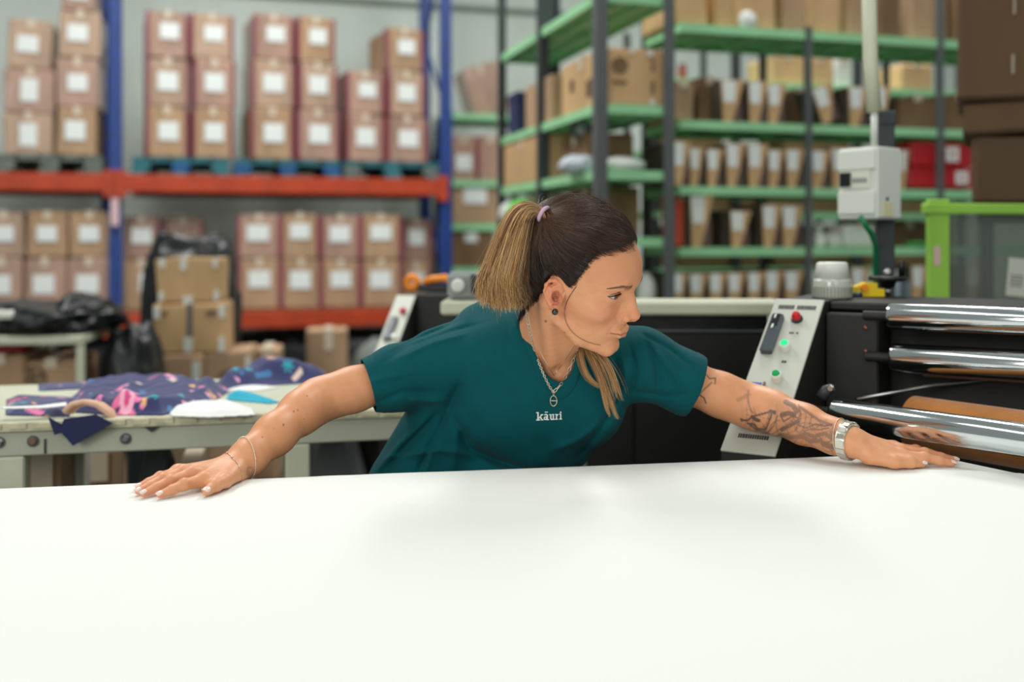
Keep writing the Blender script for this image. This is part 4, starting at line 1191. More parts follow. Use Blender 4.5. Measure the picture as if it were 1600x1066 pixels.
# the cloth: fine grid with faint draw lines, dropping over the edge
P = np.array(top_poly)
NX, NY = 420, 170
xs_ = np.linspace(-2.12, 2.0, NX)
def edgeY(x):
    return np.interp(x, [-2.12, -.82, .66, .74, .76, .895, 2.0], [1.43, 1.645, 1.90, 1.945, 1.93, 1.70, .36])
V, F = [], []
rows = np.concatenate([np.linspace(0, 1, NY) ** .8, [1.0, 1.0, 1.0]])
drops = np.concatenate([np.zeros(NY), [.006, .02, .05]])
X = np.repeat(xs_[:, None], len(rows), 1)
Yv = .28 + (edgeY(xs_)[:, None] - .28) * rows[None, :] + np.where(drops > 0, .004, 0)[None, :]
wr = 0
rg = np.random.default_rng(3)
for k in range(26):
    an = rg.normal(.03, .16); fx, fy = -math.sin(an), math.cos(an)
    c0 = rg.uniform(.3, 1.9); xc = rg.uniform(-1.5, 1.2); ln = rg.uniform(.25, .7)
    s_ = X * fx + Yv * fy - c0
    wr = wr + rg.uniform(.0005, .0019) * np.exp(-(s_ / rg.uniform(.006, .018)) ** 2) * np.exp(-((X - xc) / ln) ** 2)
# a wrinkle pushed up beside the left hand towards the roller
s_ = (Yv - (1.775 - .28 * (X - .70)))
wr = wr + .006 * np.exp(-(s_ / .012) ** 2) * np.exp(-((X - .82) / .1) ** 2)
Z = TZ + wr - drops[None, :] + .0003
V = np.stack([X, Yv, Z], 2).reshape(-1, 3)
ii = np.arange(NX * len(rows)).reshape(NX, len(rows))
F = np.stack([ii[:-1, :-1], ii[1:, :-1], ii[1:, 1:], ii[:-1, 1:]], 2).reshape(-1, 4)
me = bpy.data.meshes.new('white_cloth'); me.from_pydata(V.tolist(), [], F.tolist()); me.update()
cl = put('white_cloth', me, M_CLOTH, None, True)
sd = cl.modifiers.new('thickness', 'SOLIDIFY'); sd.thickness = .002; sd.offset = -1
tag(cl, 'large sheet of white cloth spread over the whole foreground table', 'cloth')

# ================================================================ the worker
def smin(a, b, k):
    h = np.clip(.5 + .5 * (b - a) / k, 0, 1)
    return b + (a - b) * h - k * h * (1 - h)
def smax(a, b, k): return -smin(-a, -b, k)
def ell(p, c, r, R=None):
    q = p - np.asarray(c, np.float32)
    if R is not None: q = q @ np.asarray(R, np.float32).T
    r = np.asarray(r, np.float32)
    k0 = np.sqrt(((q / r) ** 2).sum(-1)); k1 = np.sqrt(((q / r ** 2) ** 2).sum(-1))
    return k0 * (k0 - 1) / np.maximum(k1, 1e-9)
def cap(p, a, b, ra, rb, flat=None):
    a, b = np.asarray(a, np.float32), np.asarray(b, np.float32)
    ba = b - a
    pa = p - a
    t = np.clip(pa @ ba / (ba @ ba), 0, 1)
    q = pa - t[..., None] * ba
    if flat is not None:
        n = np.asarray(flat[0], np.float32); n = n - ba * (n @ ba) / (ba @ ba); n /= np.linalg.norm(n)
        q = q + n * ((q @ n) * (flat[1] - 1))[..., None]
    return np.sqrt((q * q).sum(-1)) - (ra + (rb - ra) * t)
def chain(p, pts, rs, k=.006, flat=None):
    d = None
    for i in range(len(pts) - 1):
        e = cap(p, pts[i], pts[i + 1], rs[i], rs[i + 1], flat)
        d = e if d is None else smin(d, e, k)
    return d
def sstep(x, a, b):
    t = np.clip((x - a) / (b - a), 0, 1)
    return t * t * (3 - 2 * t)
def R3(px, py, Y): return pt(px, py, Y)
def rel(x, y, z): return np.array([x, y, z + ZC])
def unit(v): v = np.asarray(v, float); return v / np.linalg.norm(v)

# ---- head frame (x = her right, y = forward, z = up, in millimetres)
def _rz(a): c, s = math.cos(a), math.sin(a); return np.array([[c, -s, 0], [s, c, 0], [0, 0, 1]])
def _rx(a): c, s = math.cos(a), math.sin(a); return np.array([[1, 0, 0], [0, c, -s], [0, s, c]])
def _ry(a): c, s = math.cos(a), math.sin(a); return np.array([[c, 0, s], [0, 1, 0], [-s, 0, c]])
HR = _rz(math.radians(65)) @ np.diag([-1., -1., 1.]) @ _rx(math.radians(-20)) @ _ry(math.radians(15))
HS = 1.07e-3
HT = np.array([.113, 1.83, ZC - .0775])
def to_head(p): return ((p - HT.astype(np.float32)) @ HR.astype(np.float32)) / np.float32(HS)
def from_head(q): return HT + (HR @ (np.asarray(q, float).reshape(-1, 3) * HS).T).T
def fh(*q): return from_head(q)[0]

EYE = (33, 74.5, 21.5)
def ear_pts(l):
    l = [(b_, u_ * .90 + 1.0, n_) for b_, u_, n_ in l]
    """ear outline points: (back, up) in the ear plane to head coordinates, right side"""
    out = []
    for b_, u_, n_ in l:
        out.append((71 + n_ + b_ * .40, 12.5 - b_ * .90 - u_ * .12, 1 + u_ * .97 - b_ * .08))
    return [np.array(o) for o in out]
HELIX = ear_pts([(6, 3, 2), (2, 14, 2), (5, 24, 2), (13, 31, 2), (22, 29, 2), (28, 20, 2), (29, 8, 2), (25, -6, 2), (18, -18, 2), (11, -27, 2)])
ANTI = ear_pts([(8, 22, 2), (15, 19, 3), (20, 10, 3), (19, -2, 3), (14, -12, 3), (8, -12, 3)])
def skull(q, ax):
    d = ell(q, (0, -9, 44), (76, 94, 90))
    d = smin(d, ell(q, (0, 22, 50), (67, 83, 66)), 20)
    return d
def head_sdf(q):
    ax = np.abs(q[..., 0])
    s = q.copy(); s[..., 0] = ax
    d = skull(q, ax)
    d = smin(d, ell(q, (0, 40, -12), (57, 52, 60)), 22)
    d = smin(d, ell(s, (42, 60, -8), (21, 25, 21)), 22)
    d = smin(d, ell(q, (0, 42, -50), (49, 49, 40)), 20)
    d = smin(d, chain(s, [(51, 8, -48), (40, 45, -70), (10, 83, -85)], (11, 12, 12), 8), 16)
    d = smin(d, ell(q, (0, 84, -82), (19, 14, 14)), 12)
    d = smin(d, ell(q, (0, 75, -44), (31, 27, 27)), 12)
    # brow ridge, socket, lids
    d = smin(d, chain(s, [(10, 95, 37), (27, 92, 41), (47, 75, 38)], (4, 4.2, 4), 6), 14)
    d = smax(d, -ell(s, (32, 102, 20), (17.5, 16.5, 11)), 11)
    d = smin(d, ell(s, EYE, (15.0, 14.4, 14.4)), 5)
    u = ax - EYE[0]; w = q[..., 2] - EYE[2] - .09 * u
    c = np.clip(1 - (u / 15.4) ** 2, 0, 1)
    alm = np.maximum(w - (4.2 * c ** .75), -(w + 3.9 * c ** .8)) * .85
    alm = np.maximum(alm, np.abs(u) - 15.2)
    ed = np.sqrt(((s - np.array(EYE, np.float32)) ** 2).sum(-1))
    carve = np.maximum(np.maximum(alm, 12.0 - ed), 70 - q[..., 1])
    d = smax(d, -carve, 1.0)
    # upper lid crease
    wc = w - (7.0 * np.clip(1 - (u / 17) ** 2, 0, 1) ** .7 + .6)
    crease = np.sqrt(wc ** 2 + (np.maximum(ed - 15.5, 0) * .8) ** 2) - 1.0
    d = smax(d, -np.where(np.abs(u) < 14, crease, 9), 1.6)
    # nose
    n = chain(q, [(0, 92, 27), (0, 101, 12), (0, 112, -9)], (6.5, 6.2, 8.0), 6)
    n = smin(n, ell(q, (0, 113.5, -13.5), (9.5, 9.2, 8.2)), 5)
    n = smin(n, ell(s, (11.5, 103, -18), (6.2, 9.0, 6.6)), 5)
    n = smin(n, cap(q, (0, 114, -20), (0, 102, -26), 4.0, 4.0), 4)
    n = smin(n, ell(q, (0, 96, -8), (15, 12, 22)), 8)
    d = smin(d, n, 7)
    d = smax(d, -ell(s, (6.2, 107.5, -24.5), (3.0, 5.0, 3.6)), 2.0)
    d = smax(d, -chain(s, [(16.5, 100, -13), (19, 97, -19)], (1.2, 1.6), 2), 4)
    # lips
    up = smin(chain(s, [(3.5, 104.2, -43.2), (13, 101, -44.6), (24.5, 89.5, -47.2)], (4.4, 3.8, 1.5), 3), cap(q, (0, 104.4, -44.3), (0, 103.4, -45), 4.0, 3.7), 3)
    lo = chain(s, [(0, 103.2, -53.2), (11, 100.2, -52.5), (22.5, 90.5, -48.4)], (5.0, 4.3, 1.5), 3)
    d = smin(d, up, 3.0)
    d = smin(d, lo, 3.0)
    d = smax(d, -chain(s, [(0, 108.2, -48.4), (12, 104.5, -48.6), (26, 91, -47.6)], (1.2, 1.1, 1.3), 1), 1.4)
    d = smax(d, -ell(q, (0, 108.5, -66), (15, 6, 5)), 7)
    d = smax(d, -chain(q, [(0, 107.8, -30), (0, 108.2, -38)], (2.0, 2.2), 2), 3)
    d = smax(d, -chain(s, [(20, 99, -22), (29, 93, -38), (31, 90, -50)], (1.2, 1.6, 1.0), 2), 6)
    # ear
    e = ell(s, ear_pts([(14, 6, 0)])[0], (3.4, 16.5, 25.5), np.array([[.90, .42, .03], [-.42, .90, .12], [0, -.12, .99]]))
    e = smin(e, chain(s, HELIX, (2.8, 3.0, 3.1, 3.2, 3.2, 3.2, 3.1, 2.9, 3.0, 3.4), 2.5), 2)
    e = smax(e, -ell(s, ear_pts([(10, -2, 5)])[0], (7.0, 7.5, 12)), 2)
    e = smax(e, -ell(s, ear_pts([(16, 22, 5)])[0], (5.2, 9, 5)), 1.5)
    e = smax(e, -chain(s, ear_pts([(22, 20, 6), (25, 8, 6), (22, -6, 6)]), (2.2, 2.4, 1.8), 2), 1.5)
    e = smin(e, chain(s, ANTI, (1.6, 2.0, 2.2, 2.3, 2.4, 2.2), 2), 3)
    e = smin(e, ell(s, ear_pts([(3, -4, 3)])[0], (3.5, 4, 6)), 3)
    e = smin(e, ell(s, ear_pts([(8, -27, 2)])[0], (3.2, 6.5, 7.5)), 4)
    d = smin(d, e, 4)
    return d

# ---- body landmarks (world)
SR_, ER_, WR_ = R3(694, 566, 1.985), R3(499, 625, 1.92), rel(-.467, 1.72, -.385)
SL_, EL_, WL_ = R3(1000, 568, 1.96), R3(1172, 635, 1.965), rel(.603, 1.82, -.360)
NB = R3(846, 550, 1.985)
NOTCH = R3(869, 583, 1.905)
LAT = unit(SL_ - SR_)
AX_ = unit(np.array([.40, -.36, .83])); LATO = unit(LAT - AX_ * (LAT @ AX_)); FWD = np.cross(AX_, LATO); FWD = FWD if FWD[1] < 0 else -FWD
TOR = np.array([LATO, FWD, AX_])

def torso_sdf(p):
    d = ell(p, R3(836, 608, 2.0), (.160, .098, .15), TOR)
    d = smin(d, ell(p, R3(770, 715, 2.06), (.135, .095, .17), TOR), .05)
    d = smin(d, ell(p, R3(745, 815, 2.11), (.16, .11, .13), TOR), .05)
    d = smin(d, cap(p, SR_, SL_, .052, .052), .05)
    d = smin(d, ell(p, R3(806, 548, 2.06), (.13, .085, .10), TOR), .05)
    d = smin(d, cap(p, NB + np.array([.0, .03, -.01]), SR_ + np.array([.04, .03, .02]), .05, .04), .04)
    d = smin(d, cap(p, NB + np.array([.0, .03, -.01]), SL_ + np.array([-.04, .03, .02]), .05, .04), .04)
    for c in (R3(782, 648, 1.955), R3(915, 640, 1.945)):
        d = smin(d, ell(p, c, (.062, .058, .062), TOR), .04)
    return d
def neck_sdf(p):
    d = cap(p, fh(0, -22, -35), NB, .0530, .0590)
    d = smin(d, cap(p, fh(0, 20, -62), NOTCH + np.array([-.006, .030, .02]), .026, .030), .03)
    d = smin(d, cap(p, fh(58, -18, -22), NOTCH + np.array([-.006, .008, -.002]), .015, .009), .018)
    d = smin(d, cap(p, fh(-58, -18, -22), NOTCH + np.array([.010, .008, -.002]), .015, .009), .018)
    for S in (SR_, SL_):
        d = smin(d, chain(p, [NOTCH + unit(S - NOTCH) * .016 + np.array([0, .008, 0]), NOTCH + (S - NOTCH) * .5 + np.array([0, .0, .014]), S + np.array([0, 0, .03])], (.009, .008, .012), .01), .018)
    d = smax(d, -ell(p, NOTCH + np.array([.0, -.006, .004]), (.011, .012, .012)), .014)
    return d
def arm_sdf(p, S, E, W, sgn):
    ud, fd = E - S, W - E
    d = chain(p, [S, S + ud * .35, S + ud * .75, E], (.048, .043, .0375, .0350), .03)
    n = unit(np.cross(fd, (0, 0, 1)))
    up = unit(np.cross(n, fd)); up = up if up[2] > 0 else -up
    bulge = up * .004
    d = smin(d, chain(p, [E, E + fd * .22 + bulge, E + fd * .55 + bulge * .6, E + fd * .85, W], (.0345, .0350, .0318, .0264, .0240), .03), .035)
    d = smin(d, cap(p, E + fd * .75, W, .0250, .0262, (up, 1.22)), .012)
    return d

HANDR = dict(W=WR_, M=[rel(-.490, 1.632, -.3825), rel(-.517, 1.655, -.379), rel(-.538, 1.677, -.381), rel(-.554, 1.698, -.385)],
             T=[rel(-.541, 1.577, -.3928), rel(-.569, 1.584, -.3928), rel(-.583, 1.600, -.3930), rel(-.594, 1.630, -.3932)],
             TH=[rel(-.458, 1.690, -.385), rel(-.4605, 1.640, -.3865), rel(-.468, 1.614, -.387), rel(-.4745, 1.592, -.3915)], out=1)
HANDL = dict(W=WL_, M=[rel(.682, 1.800, -.3795), rel(.689, 1.826, -.376), rel(.689, 1.852, -.3765), rel(.683, 1.874, -.380)],
             T=[rel(.772, 1.798, -.3925), rel(.788, 1.826, -.3925), rel(.780, 1.860, -.3928), rel(.756, 1.895, -.3928)],
             TH=[rel(.626, 1.797, -.378), rel(.664, 1.778, -.3855), rel(.692, 1.782, -.387), rel(.714, 1.787, -.391)], out=-1)
def finger_pts(m, t, th=False):
    v = t - m
    if th: return None
    p1 = m + v * .47 + np.array([0, 0, .0034]); p2 = m + v * .76 + np.array([0, 0, .0016])
    return [m, p1, p2, t]
FR = [(.0100, .0088, .0078, .0062), (.0102, .0089, .0079, .0063), (.0098, .0085, .0075, .0061), (.0088, .0075, .0066, .0055)]
def hand_sdf(p, H):
    W = H['W']
    d = None
    for i, (m, t) in enumerate(zip(H['M'], H['T'])):
        f = chain(p, finger_pts(m, t), FR[i], .0035)
        fp = finger_pts(m, t)
        f = smin(f, ell(p, fp[1] + np.array([0, 0, .0005]), (FR[i][1] * 1.02,) * 3), .005)
        d = f if d is None else smin(d, f, .0045)
    a = None
    for i, m in enumerate(H['M']):
        s0 = W + (m - W) * .10 + (H['M'][i] - np.mean(H['M'], 0)) * .25
        e = cap(p, s0, m, .0165, .0118)
        a = e if a is None else smin(a, e, .016)
        a = smin(a, ell(p, m + np.array([0, 0, .0012]), (.0102, .0102, .0102)), .008)
    d = smin(d, a, .008)
    d = smin(d, chain(p, H['TH'], (.0150, .0118, .0102, .0072), .005), .012)
    d = smin(d, ell(p, H['TH'][2], (.0108, .0108, .0102)), .004)
    web = (H['TH'][1] + H['M'][0]) / 2 + (W - H['M'][0]) * .18
    d = smin(d, cap(p, H['TH'][0], web, .011, .005), .012)
    d = smin(d, cap(p, W, W + (np.mean(H['M'], 0) - W) * .25, .0215, .0185, ((0, 0, 1), 1.15)), .014)
    # flat on the cloth
    return smax(d, (TZ + .0012) - p[..., 2], .004)

GROUPS = [('head', lambda p: head_sdf(to_head(p)) * np.float32(HS), .004),
          ('neck', neck_sdf, .014), ('torso', lambda p: torso_sdf(p) + .012, .022),
          ('arm_r', lambda p: arm_sdf(p, SR_, ER_, WR_, 1), .03), ('arm_l', lambda p: arm_sdf(p, SL_, EL_, WL_, -1), .03),
          ('hand_r', lambda p: hand_sdf(p, HANDR), .012), ('hand_l', lambda p: hand_sdf(p, HANDL), .012)]
def _box(pts, m):
    P = np.array(pts); return P.min(0) - m, P.max(0) + m
hand_box = lambda H: _box(H['M'] + H['T'] + H['TH'] + [H['W']], .035)
hb_ = np.stack([fh(x, y, z) for x in (-92, 92) for y in (-108, 126) for z in (-104, 130)])
BOX = [_box(hb_, .004), _box([fh(0, -22, -35), fh(0, 20, -62), fh(58, -18, -22), fh(-58, -18, -22), NB, NOTCH, SR_, SL_], .08), (np.array([-9] * 3), np.array([9] * 3)),
       _box([SR_, ER_, WR_], .075), _box([SL_, EL_, WL_], .075), hand_box(HANDR), hand_box(HANDL)]
BOX[2] = (np.array([-.36, 1.78, ZC - .62]), np.array([.36, 2.40, ZC - .02]))
def body_sdf(p, act=None):
    """signed distance of the whole body; each member is evaluated only inside its own bounds"""
    d = np.full(p.shape[:-1], .5, np.float32)
    for i, (n, f, k) in enumerate(GROUPS):
        lo_, hi_ = BOX[i]
        a = np.all((p > lo_.astype(np.float32)) & (p < hi_.astype(np.float32)), -1)
        if act is not None: a &= act[i][:, None]
        if a.any(): d[a] = smin(d[a], f(p[a]), k)
    return d

def surface_nets(fn, lo, hi, h, groups=None):
    """fine mesh of the zero level of fn, evaluated only in blocks near the surface"""
    B = 14
    lo, hi = np.array(lo), np.array(hi)
    nb = np.ceil((hi - lo) / (B * h)).astype(int)
    N = nb * B + 4
    ix = np.stack(np.meshgrid(*[np.arange(n) for n in nb], indexing='ij'), -1).reshape(-1, 3)
    ctr = (lo + (ix + .5) * B * h).astype(np.float32)
    half = B * h * .87
    if groups:
        G = np.stack([f(ctr) for _, f, _ in groups])
        D = G.min(0) - .012
    else:
        D = fn(ctr)
    keep = (np.abs(D) < half * 1.25 + .012)
    ix = ix[keep]
    if groups: G = G[:, keep]
    g = np.arange(-1, B + 1 + 0)
    g = np.arange(-1, B + 1)
    n = len(g)
    off = np.stack(np.meshgrid(g, g, g, indexing='ij'), -1).reshape(-1, 3)
    cid, cpos, quads = [], [], []
    corners = np.array([(i, j, k) for i in (0, 1) for j in (0, 1) for k in (0, 1)])
    edges = [(a, b) for a in range(8) for b in range(a + 1, 8) if np.abs(corners[a] - corners[b]).sum() == 1]
    for s in range(0, len(ix), 96):
        bx = ix[s:s + 96]
        base = bx * B
        P = (lo + (base[:, None, :] + off[None]) * h).astype(np.float32)
        if groups:
            act = (G[:, s:s + 96] < half + .05)
            v = fn(P, act)
        else:
            v = fn(P)
        v = v.reshape(len(bx), n, n, n)
        sg = v < 0
        m = n - 1
        cnt = sum(sg[:, i:i + m, j:j + m, k:k + m].astype(np.int8) for i, j, k in corners)
        bi, ci, cj, ck = np.nonzero((cnt > 0) & (cnt < 8))
        cv = np.stack([v[bi, ci + i, cj + j, ck + k] for i, j, k in corners], 1)
        acc = np.zeros((len(bi), 3)); num = np.zeros(len(bi))
        for a, b in edges:
            x = (cv[:, a] < 0) != (cv[:, b] < 0)
            t = np.where(x, cv[:, a] / np.where(x, cv[:, a] - cv[:, b], 1), 0)
            acc += np.where(x[:, None], corners[a] + t[:, None] * (corners[b] - corners[a]), 0); num += x
        gc = base[bi] + np.stack([ci, cj, ck], 1) - 1
        cpos.append(lo + (gc + acc / num[:, None]) * h)
        ida = lambda q: ((q[:, 0] + 2) * int(N[1] + 4) + (q[:, 1] + 2)) * int(N[2] + 4) + (q[:, 2] + 2)
        cid.append(ida(gc))
        c = slice(1, 1 + B)
        ends = [(slice(2, 2 + B), c, c), (c, slice(2, 2 + B), c), (c, c, slice(2, 2 + B))]
        for axn in range(3):
            if n < B + 2: pass
            s0 = sg[:, c, c, c]
            e_ = [c, c, c]
            hi_sl = slice(2, B + 2)
            e_[axn] = hi_sl
            s1 = sg[:, e_[0], e_[1], e_[2]]
            mm = min(s1.shape[axn + 1], B)
            sl = [slice(None)] * 4; sl[axn + 1] = slice(0, mm)
            a_, b_ = s0[tuple(sl)], s1
            bi, ei, ej, ek = np.nonzero(a_ != b_)
            e0 = base[bi] + np.stack([ei, ej, ek], 1)
            o1, o2 = (axn + 1) % 3, (axn + 2) % 3
            q = []
            for d1, d2 in ((-1, -1), (0, -1), (0, 0), (-1, 0)):
                r = e0.copy(); r[:, o1] += d1; r[:, o2] += d2; q.append(ida(r))
            q = np.stack(q, 1)
            fl = a_[bi, ei, ej, ek]
            q[~fl] = q[~fl][:, ::-1]
            quads.append(q)
    cid = np.concatenate(cid); cpos = np.concatenate(cpos); quads = np.concatenate(quads)
    u, first = np.unique(cid, return_index=True)
    V = cpos[first]
    k = np.searchsorted(u, quads)
    k = np.clip(k, 0, len(u) - 1)
    ok = (u[k] == quads).all(1)
    return V, k[ok]

def grad(fn, p, e=.0006):
    g = np.zeros_like(p)
    for s in ((1, -1, -1), (-1, -1, 1), (-1, 1, -1), (1, 1, 1)):
        s = np.array(s, np.float32)
        g += s * fn((p + s * e).astype(np.float32))[..., None]
    return g / (np.linalg.norm(g, axis=-1, keepdims=True) + 1e-9)

def relax(V, F, it=1, w=.5, mask=None):
    for _ in range(it):
        acc = np.zeros_like(V); n = np.zeros(len(V))
        for a in range(F.shape[1]):
            i, j = F[:, a], F[:, (a + 1) % F.shape[1]]
            np.add.at(acc, i, V[j]); np.add.at(acc, j, V[i]); np.add.at(n, i, 1); np.add.at(n, j, 1)
        d = acc / np.maximum(n, 1)[:, None] - V
        if mask is not None: d = d * mask[:, None]
        V = V + w * d
    return V

def refine(V, F, sel):
    """split the selected quads in four; neighbours take the new edge points"""
    V = list(map(tuple, V)); mid = {}
    def m(a, b):
        k = (a, b) if a < b else (b, a)
        if k not in mid:
            mid[k] = len(V); V.append(tuple((np.array(V[a]) + np.array(V[b])) / 2))
        return mid[k]
    out = []
    for f in F[sel]:
        a, b, c, d = map(int, f)
        ab, bc, cd_, da = m(a, b), m(b, c), m(c, d), m(d, a)
        ce = len(V); V.append(tuple((np.array(V[a]) + np.array(V[b]) + np.array(V[c]) + np.array(V[d])) / 4))
        out += [(a, ab, ce, da), (ab, b, bc, ce), (ce, bc, c, cd_), (da, ce, cd_, d)]
    for f in F[~sel]:
        r = []
        for i in range(4):
            a, b = int(f[i]), int(f[(i + 1) % 4]); r.append(a)
            k = (a, b) if a < b else (b, a)
            if k in mid: r.append(mid[k])
        out.append(tuple(r))
    return np.array(V), out

def mesh_from(name, V, F, m, parent, smooth=True):
    me = bpy.data.meshes.new(name)
    me.from_pydata(np.asarray(V).tolist(), [], F if isinstance(F, list) else F.tolist())
    me.update()
    return put(name, me, m, parent, smooth)
def colour(o, c, name='Col'):
    a = o.data.color_attributes.new(name, 'FLOAT_COLOR', 'POINT')
    cc = np.ones((len(o.data.vertices), 4), np.float32); cc[:, :3] = c
    a.data.foreach_set('color', cc.ravel())
def px_of(p): return np.stack([800 + FPX * p[..., 0] / p[..., 1], HOR - FPX * (p[..., 2] - ZC) / p[..., 1]], -1)
def seg_px(q, pts):
    """distance in photo pixels from a polyline"""
    d = np.full(q.shape[:-1], 1e3); tt = np.zeros(q.shape[:-1]); n = len(pts) - 1
    for i in range(n):
        a, b = np.array(pts[i], float), np.array(pts[i + 1], float)
        t = np.clip((q - a) @ (b - a) / ((b - a) @ (b - a)), 0, 1)
        e = np.linalg.norm(q - a - t[..., None] * (b - a), axis=-1)
        m = e < d; d = np.where(m, e, d); tt = np.where(m, (i + t) / n, tt)
    return d, tt

person = thing('person', R3(740, 740, 2.08) * np.array([1, 1, 0]), 0, 'woman in teal t-shirt leaning over the white cloth with both arms spread', 'person')
PL = np.array(person.location)
def own(V): return V - PL

# ---- skin
H0 = .0021
V, F = surface_nets(body_sdf, (-.66, 1.52, ZC - .56), (.84, 2.32, ZC + .10), H0, GROUPS)
def act_for(p):
    return np.stack([f(p.astype(np.float32)) < .05 for _, f, _ in GROUPS])
def bs(p): return body_sdf(p)
for _ in range(2):
    p = V.astype(np.float32); d = bs(p); g = grad(bs, p); V = V - np.clip(d, -.002, .002)[:, None] * g
    V = relax(V, F, 1, .15)
q = to_head(V.astype(np.float32))
facev = (q[:, 1] > 55) & (q[:, 2] > -75) & (q[:, 2] < 45) | ((np.abs(q[:, 0]) > 66) & (q[:, 1] < 24) & (q[:, 1] > -45) & (np.abs(q[:, 2]) < 42))
sel = facev[F].all(1)
V, F = refine(V, F, sel)
p = V.astype(np.float32)
q = to_head(p)
near = (np.linalg.norm(q - np.array([0, 40, -10]), axis=1) < 170)
for _ in range(2):
    pp = V[near].astype(np.float32); d = bs(pp); g = grad(bs, pp, .0004); V[near] = V[near] - np.clip(d, -.0012, .0012)[:, None] * g

# ---- colour of the skin
p = V.astype(np.float32); q = to_head(p); ax = np.abs(q[:, 0]); sq = q.copy(); sq[:, 0] = ax
SK = np.array(lin((226, 160, 118)))
col = np.tile(SK, (len(V), 1))
def tint(mask, c):
    global col
    col = col * (1 - mask[:, None]) + np.array(lin(c)) * mask[:, None]
rg = np.random.default_rng(8)
mot = np.zeros(len(V))
for k in range(14):
    kv = rg.normal(size=3) * (60 + 55 * k); mot += np.sin(V @ kv + rg.uniform(0, 6.28)) / (1 + .25 * k)
col = col * (1 + .022 * mot[:, None] * np.array([.6, 1.0, 1.2]))
inhead = GROUPS[0][1](p) < .004
tint(.5 * inhead * np.exp(-(ell(sq, (40, 75, -14), (20, 16, 14)) / 12).clip(0, 9) ** 2), (222, 142, 108))
tint(.55 * inhead * np.exp(-(ell(q, (0, 112, -14), (9, 9, 9)) / 6).clip(0, 9) ** 2), (220, 142, 108))
tint(.45 * inhead * sstep(q[:, 2], 25, 60), (212, 142, 104))
tint(.5 * inhead * sstep(ax, 71, 77) * (q[:, 1] < 18) * (q[:, 2] < 45), (222, 130, 98))
tint(.55 * inhead * sstep(-ell(sq, ear_pts([(10, -2, 3)])[0], (7, 8, 12.5)), -3, 1), (170, 84, 66))
lipd = np.minimum(chain(sq, [(3.5, 105, -43.6), (13, 101.5, -45), (24.5, 89.5, -47.2)], (3.6, 3.0, 1.2), 2), chain(sq, [(0, 104, -53), (11, 101, -52.3), (22.5, 90.5, -48.4)], (4.4, 3.6, 1.2), 2))
tint(.62 * inhead * sstep(-lipd, -1.4, 1.0), (196, 104, 90))
tint(.55 * inhead * sstep(-chain(sq, [(0, 107.5, -48.4), (12, 104, -48.6), (26, 90.5, -47.6)], (1.2, 1.1, 1.0), 1), -1.2, .6), (120, 56, 50))
tint(.35 * inhead * np.exp(-((np.linalg.norm(sq - np.array([31, 92, 6]), axis=1)) / 9) ** 2), (196, 128, 104))
tint(.8 * inhead * sstep(-ell(sq, (6.2, 107, -24.0), (3, 5, 3.2)), -1, 1), (110, 56, 44))
# lid rims
u_ = ax - EYE[0]; w_ = q[:, 2] - EYE[2] - .09 * u_; c_ = np.clip(1 - (u_ / 15.4) ** 2, 0, 1)
ed_ = np.linalg.norm(sq - np.array(EYE), axis=1)
rim_u = np.exp(-((w_ - 4.5 * c_ ** .75) / 1.1) ** 2) * (np.abs(u_) < 14.5) * (ed_ < 17) * (q[:, 1] > 70)
tint(.85 * inhead * rim_u, (40, 28, 24))
rim_l = np.exp(-((w_ + 4.2 * c_ ** .8) / .9) ** 2) * (np.abs(u_) < 13.5) * (ed_ < 17) * (q[:, 1] > 70)
tint(.45 * inhead * rim_l, (96, 60, 50))
# knuckles and finger tips
for H in (HANDR, HANDL):
    for m_, t_ in zip(H['M'], H['T']):
        fp = finger_pts(m_, t_)
        tint(.35 * np.exp(-(np.linalg.norm(V - fp[1], axis=1) / .009) ** 2), (206, 134, 104))
        tint(.5 * np.exp(-(np.linalg.norm(V - t_, axis=1) / .013) ** 2), (226, 142, 112))
    tint(.3 * np.exp(-(np.linalg.norm(V - H['TH'][2], axis=1) / .009) ** 2), (206, 134, 104))
tint(.22 * (np.minimum(arm_sdf(p, SR_, ER_, WR_, 1), arm_sdf(p, SL_, EL_, WL_, -1)) < .003).astype(float), (212, 142, 92))
# moles
pxy = px_of(V)
front = np.ones(len(V))
for mx, my, r_ in ((852.5, 502, 1.7), (882, 520, 1.0), (459, 643, 1.4), (465, 641, 1.2), (443, 664, 1.5), (428, 670, .9), (410, 683, 1.0), (480, 619, 1.0), (475, 655, .8)):
    tint(.75 * sstep(-np.hypot(pxy[:, 0] - mx, pxy[:, 1] - my), -r_ - .8, -r_ + .5), (92, 58, 44))
# freckles
fr_n = np.zeros(len(V)); rg = np.random.default_rng(5)
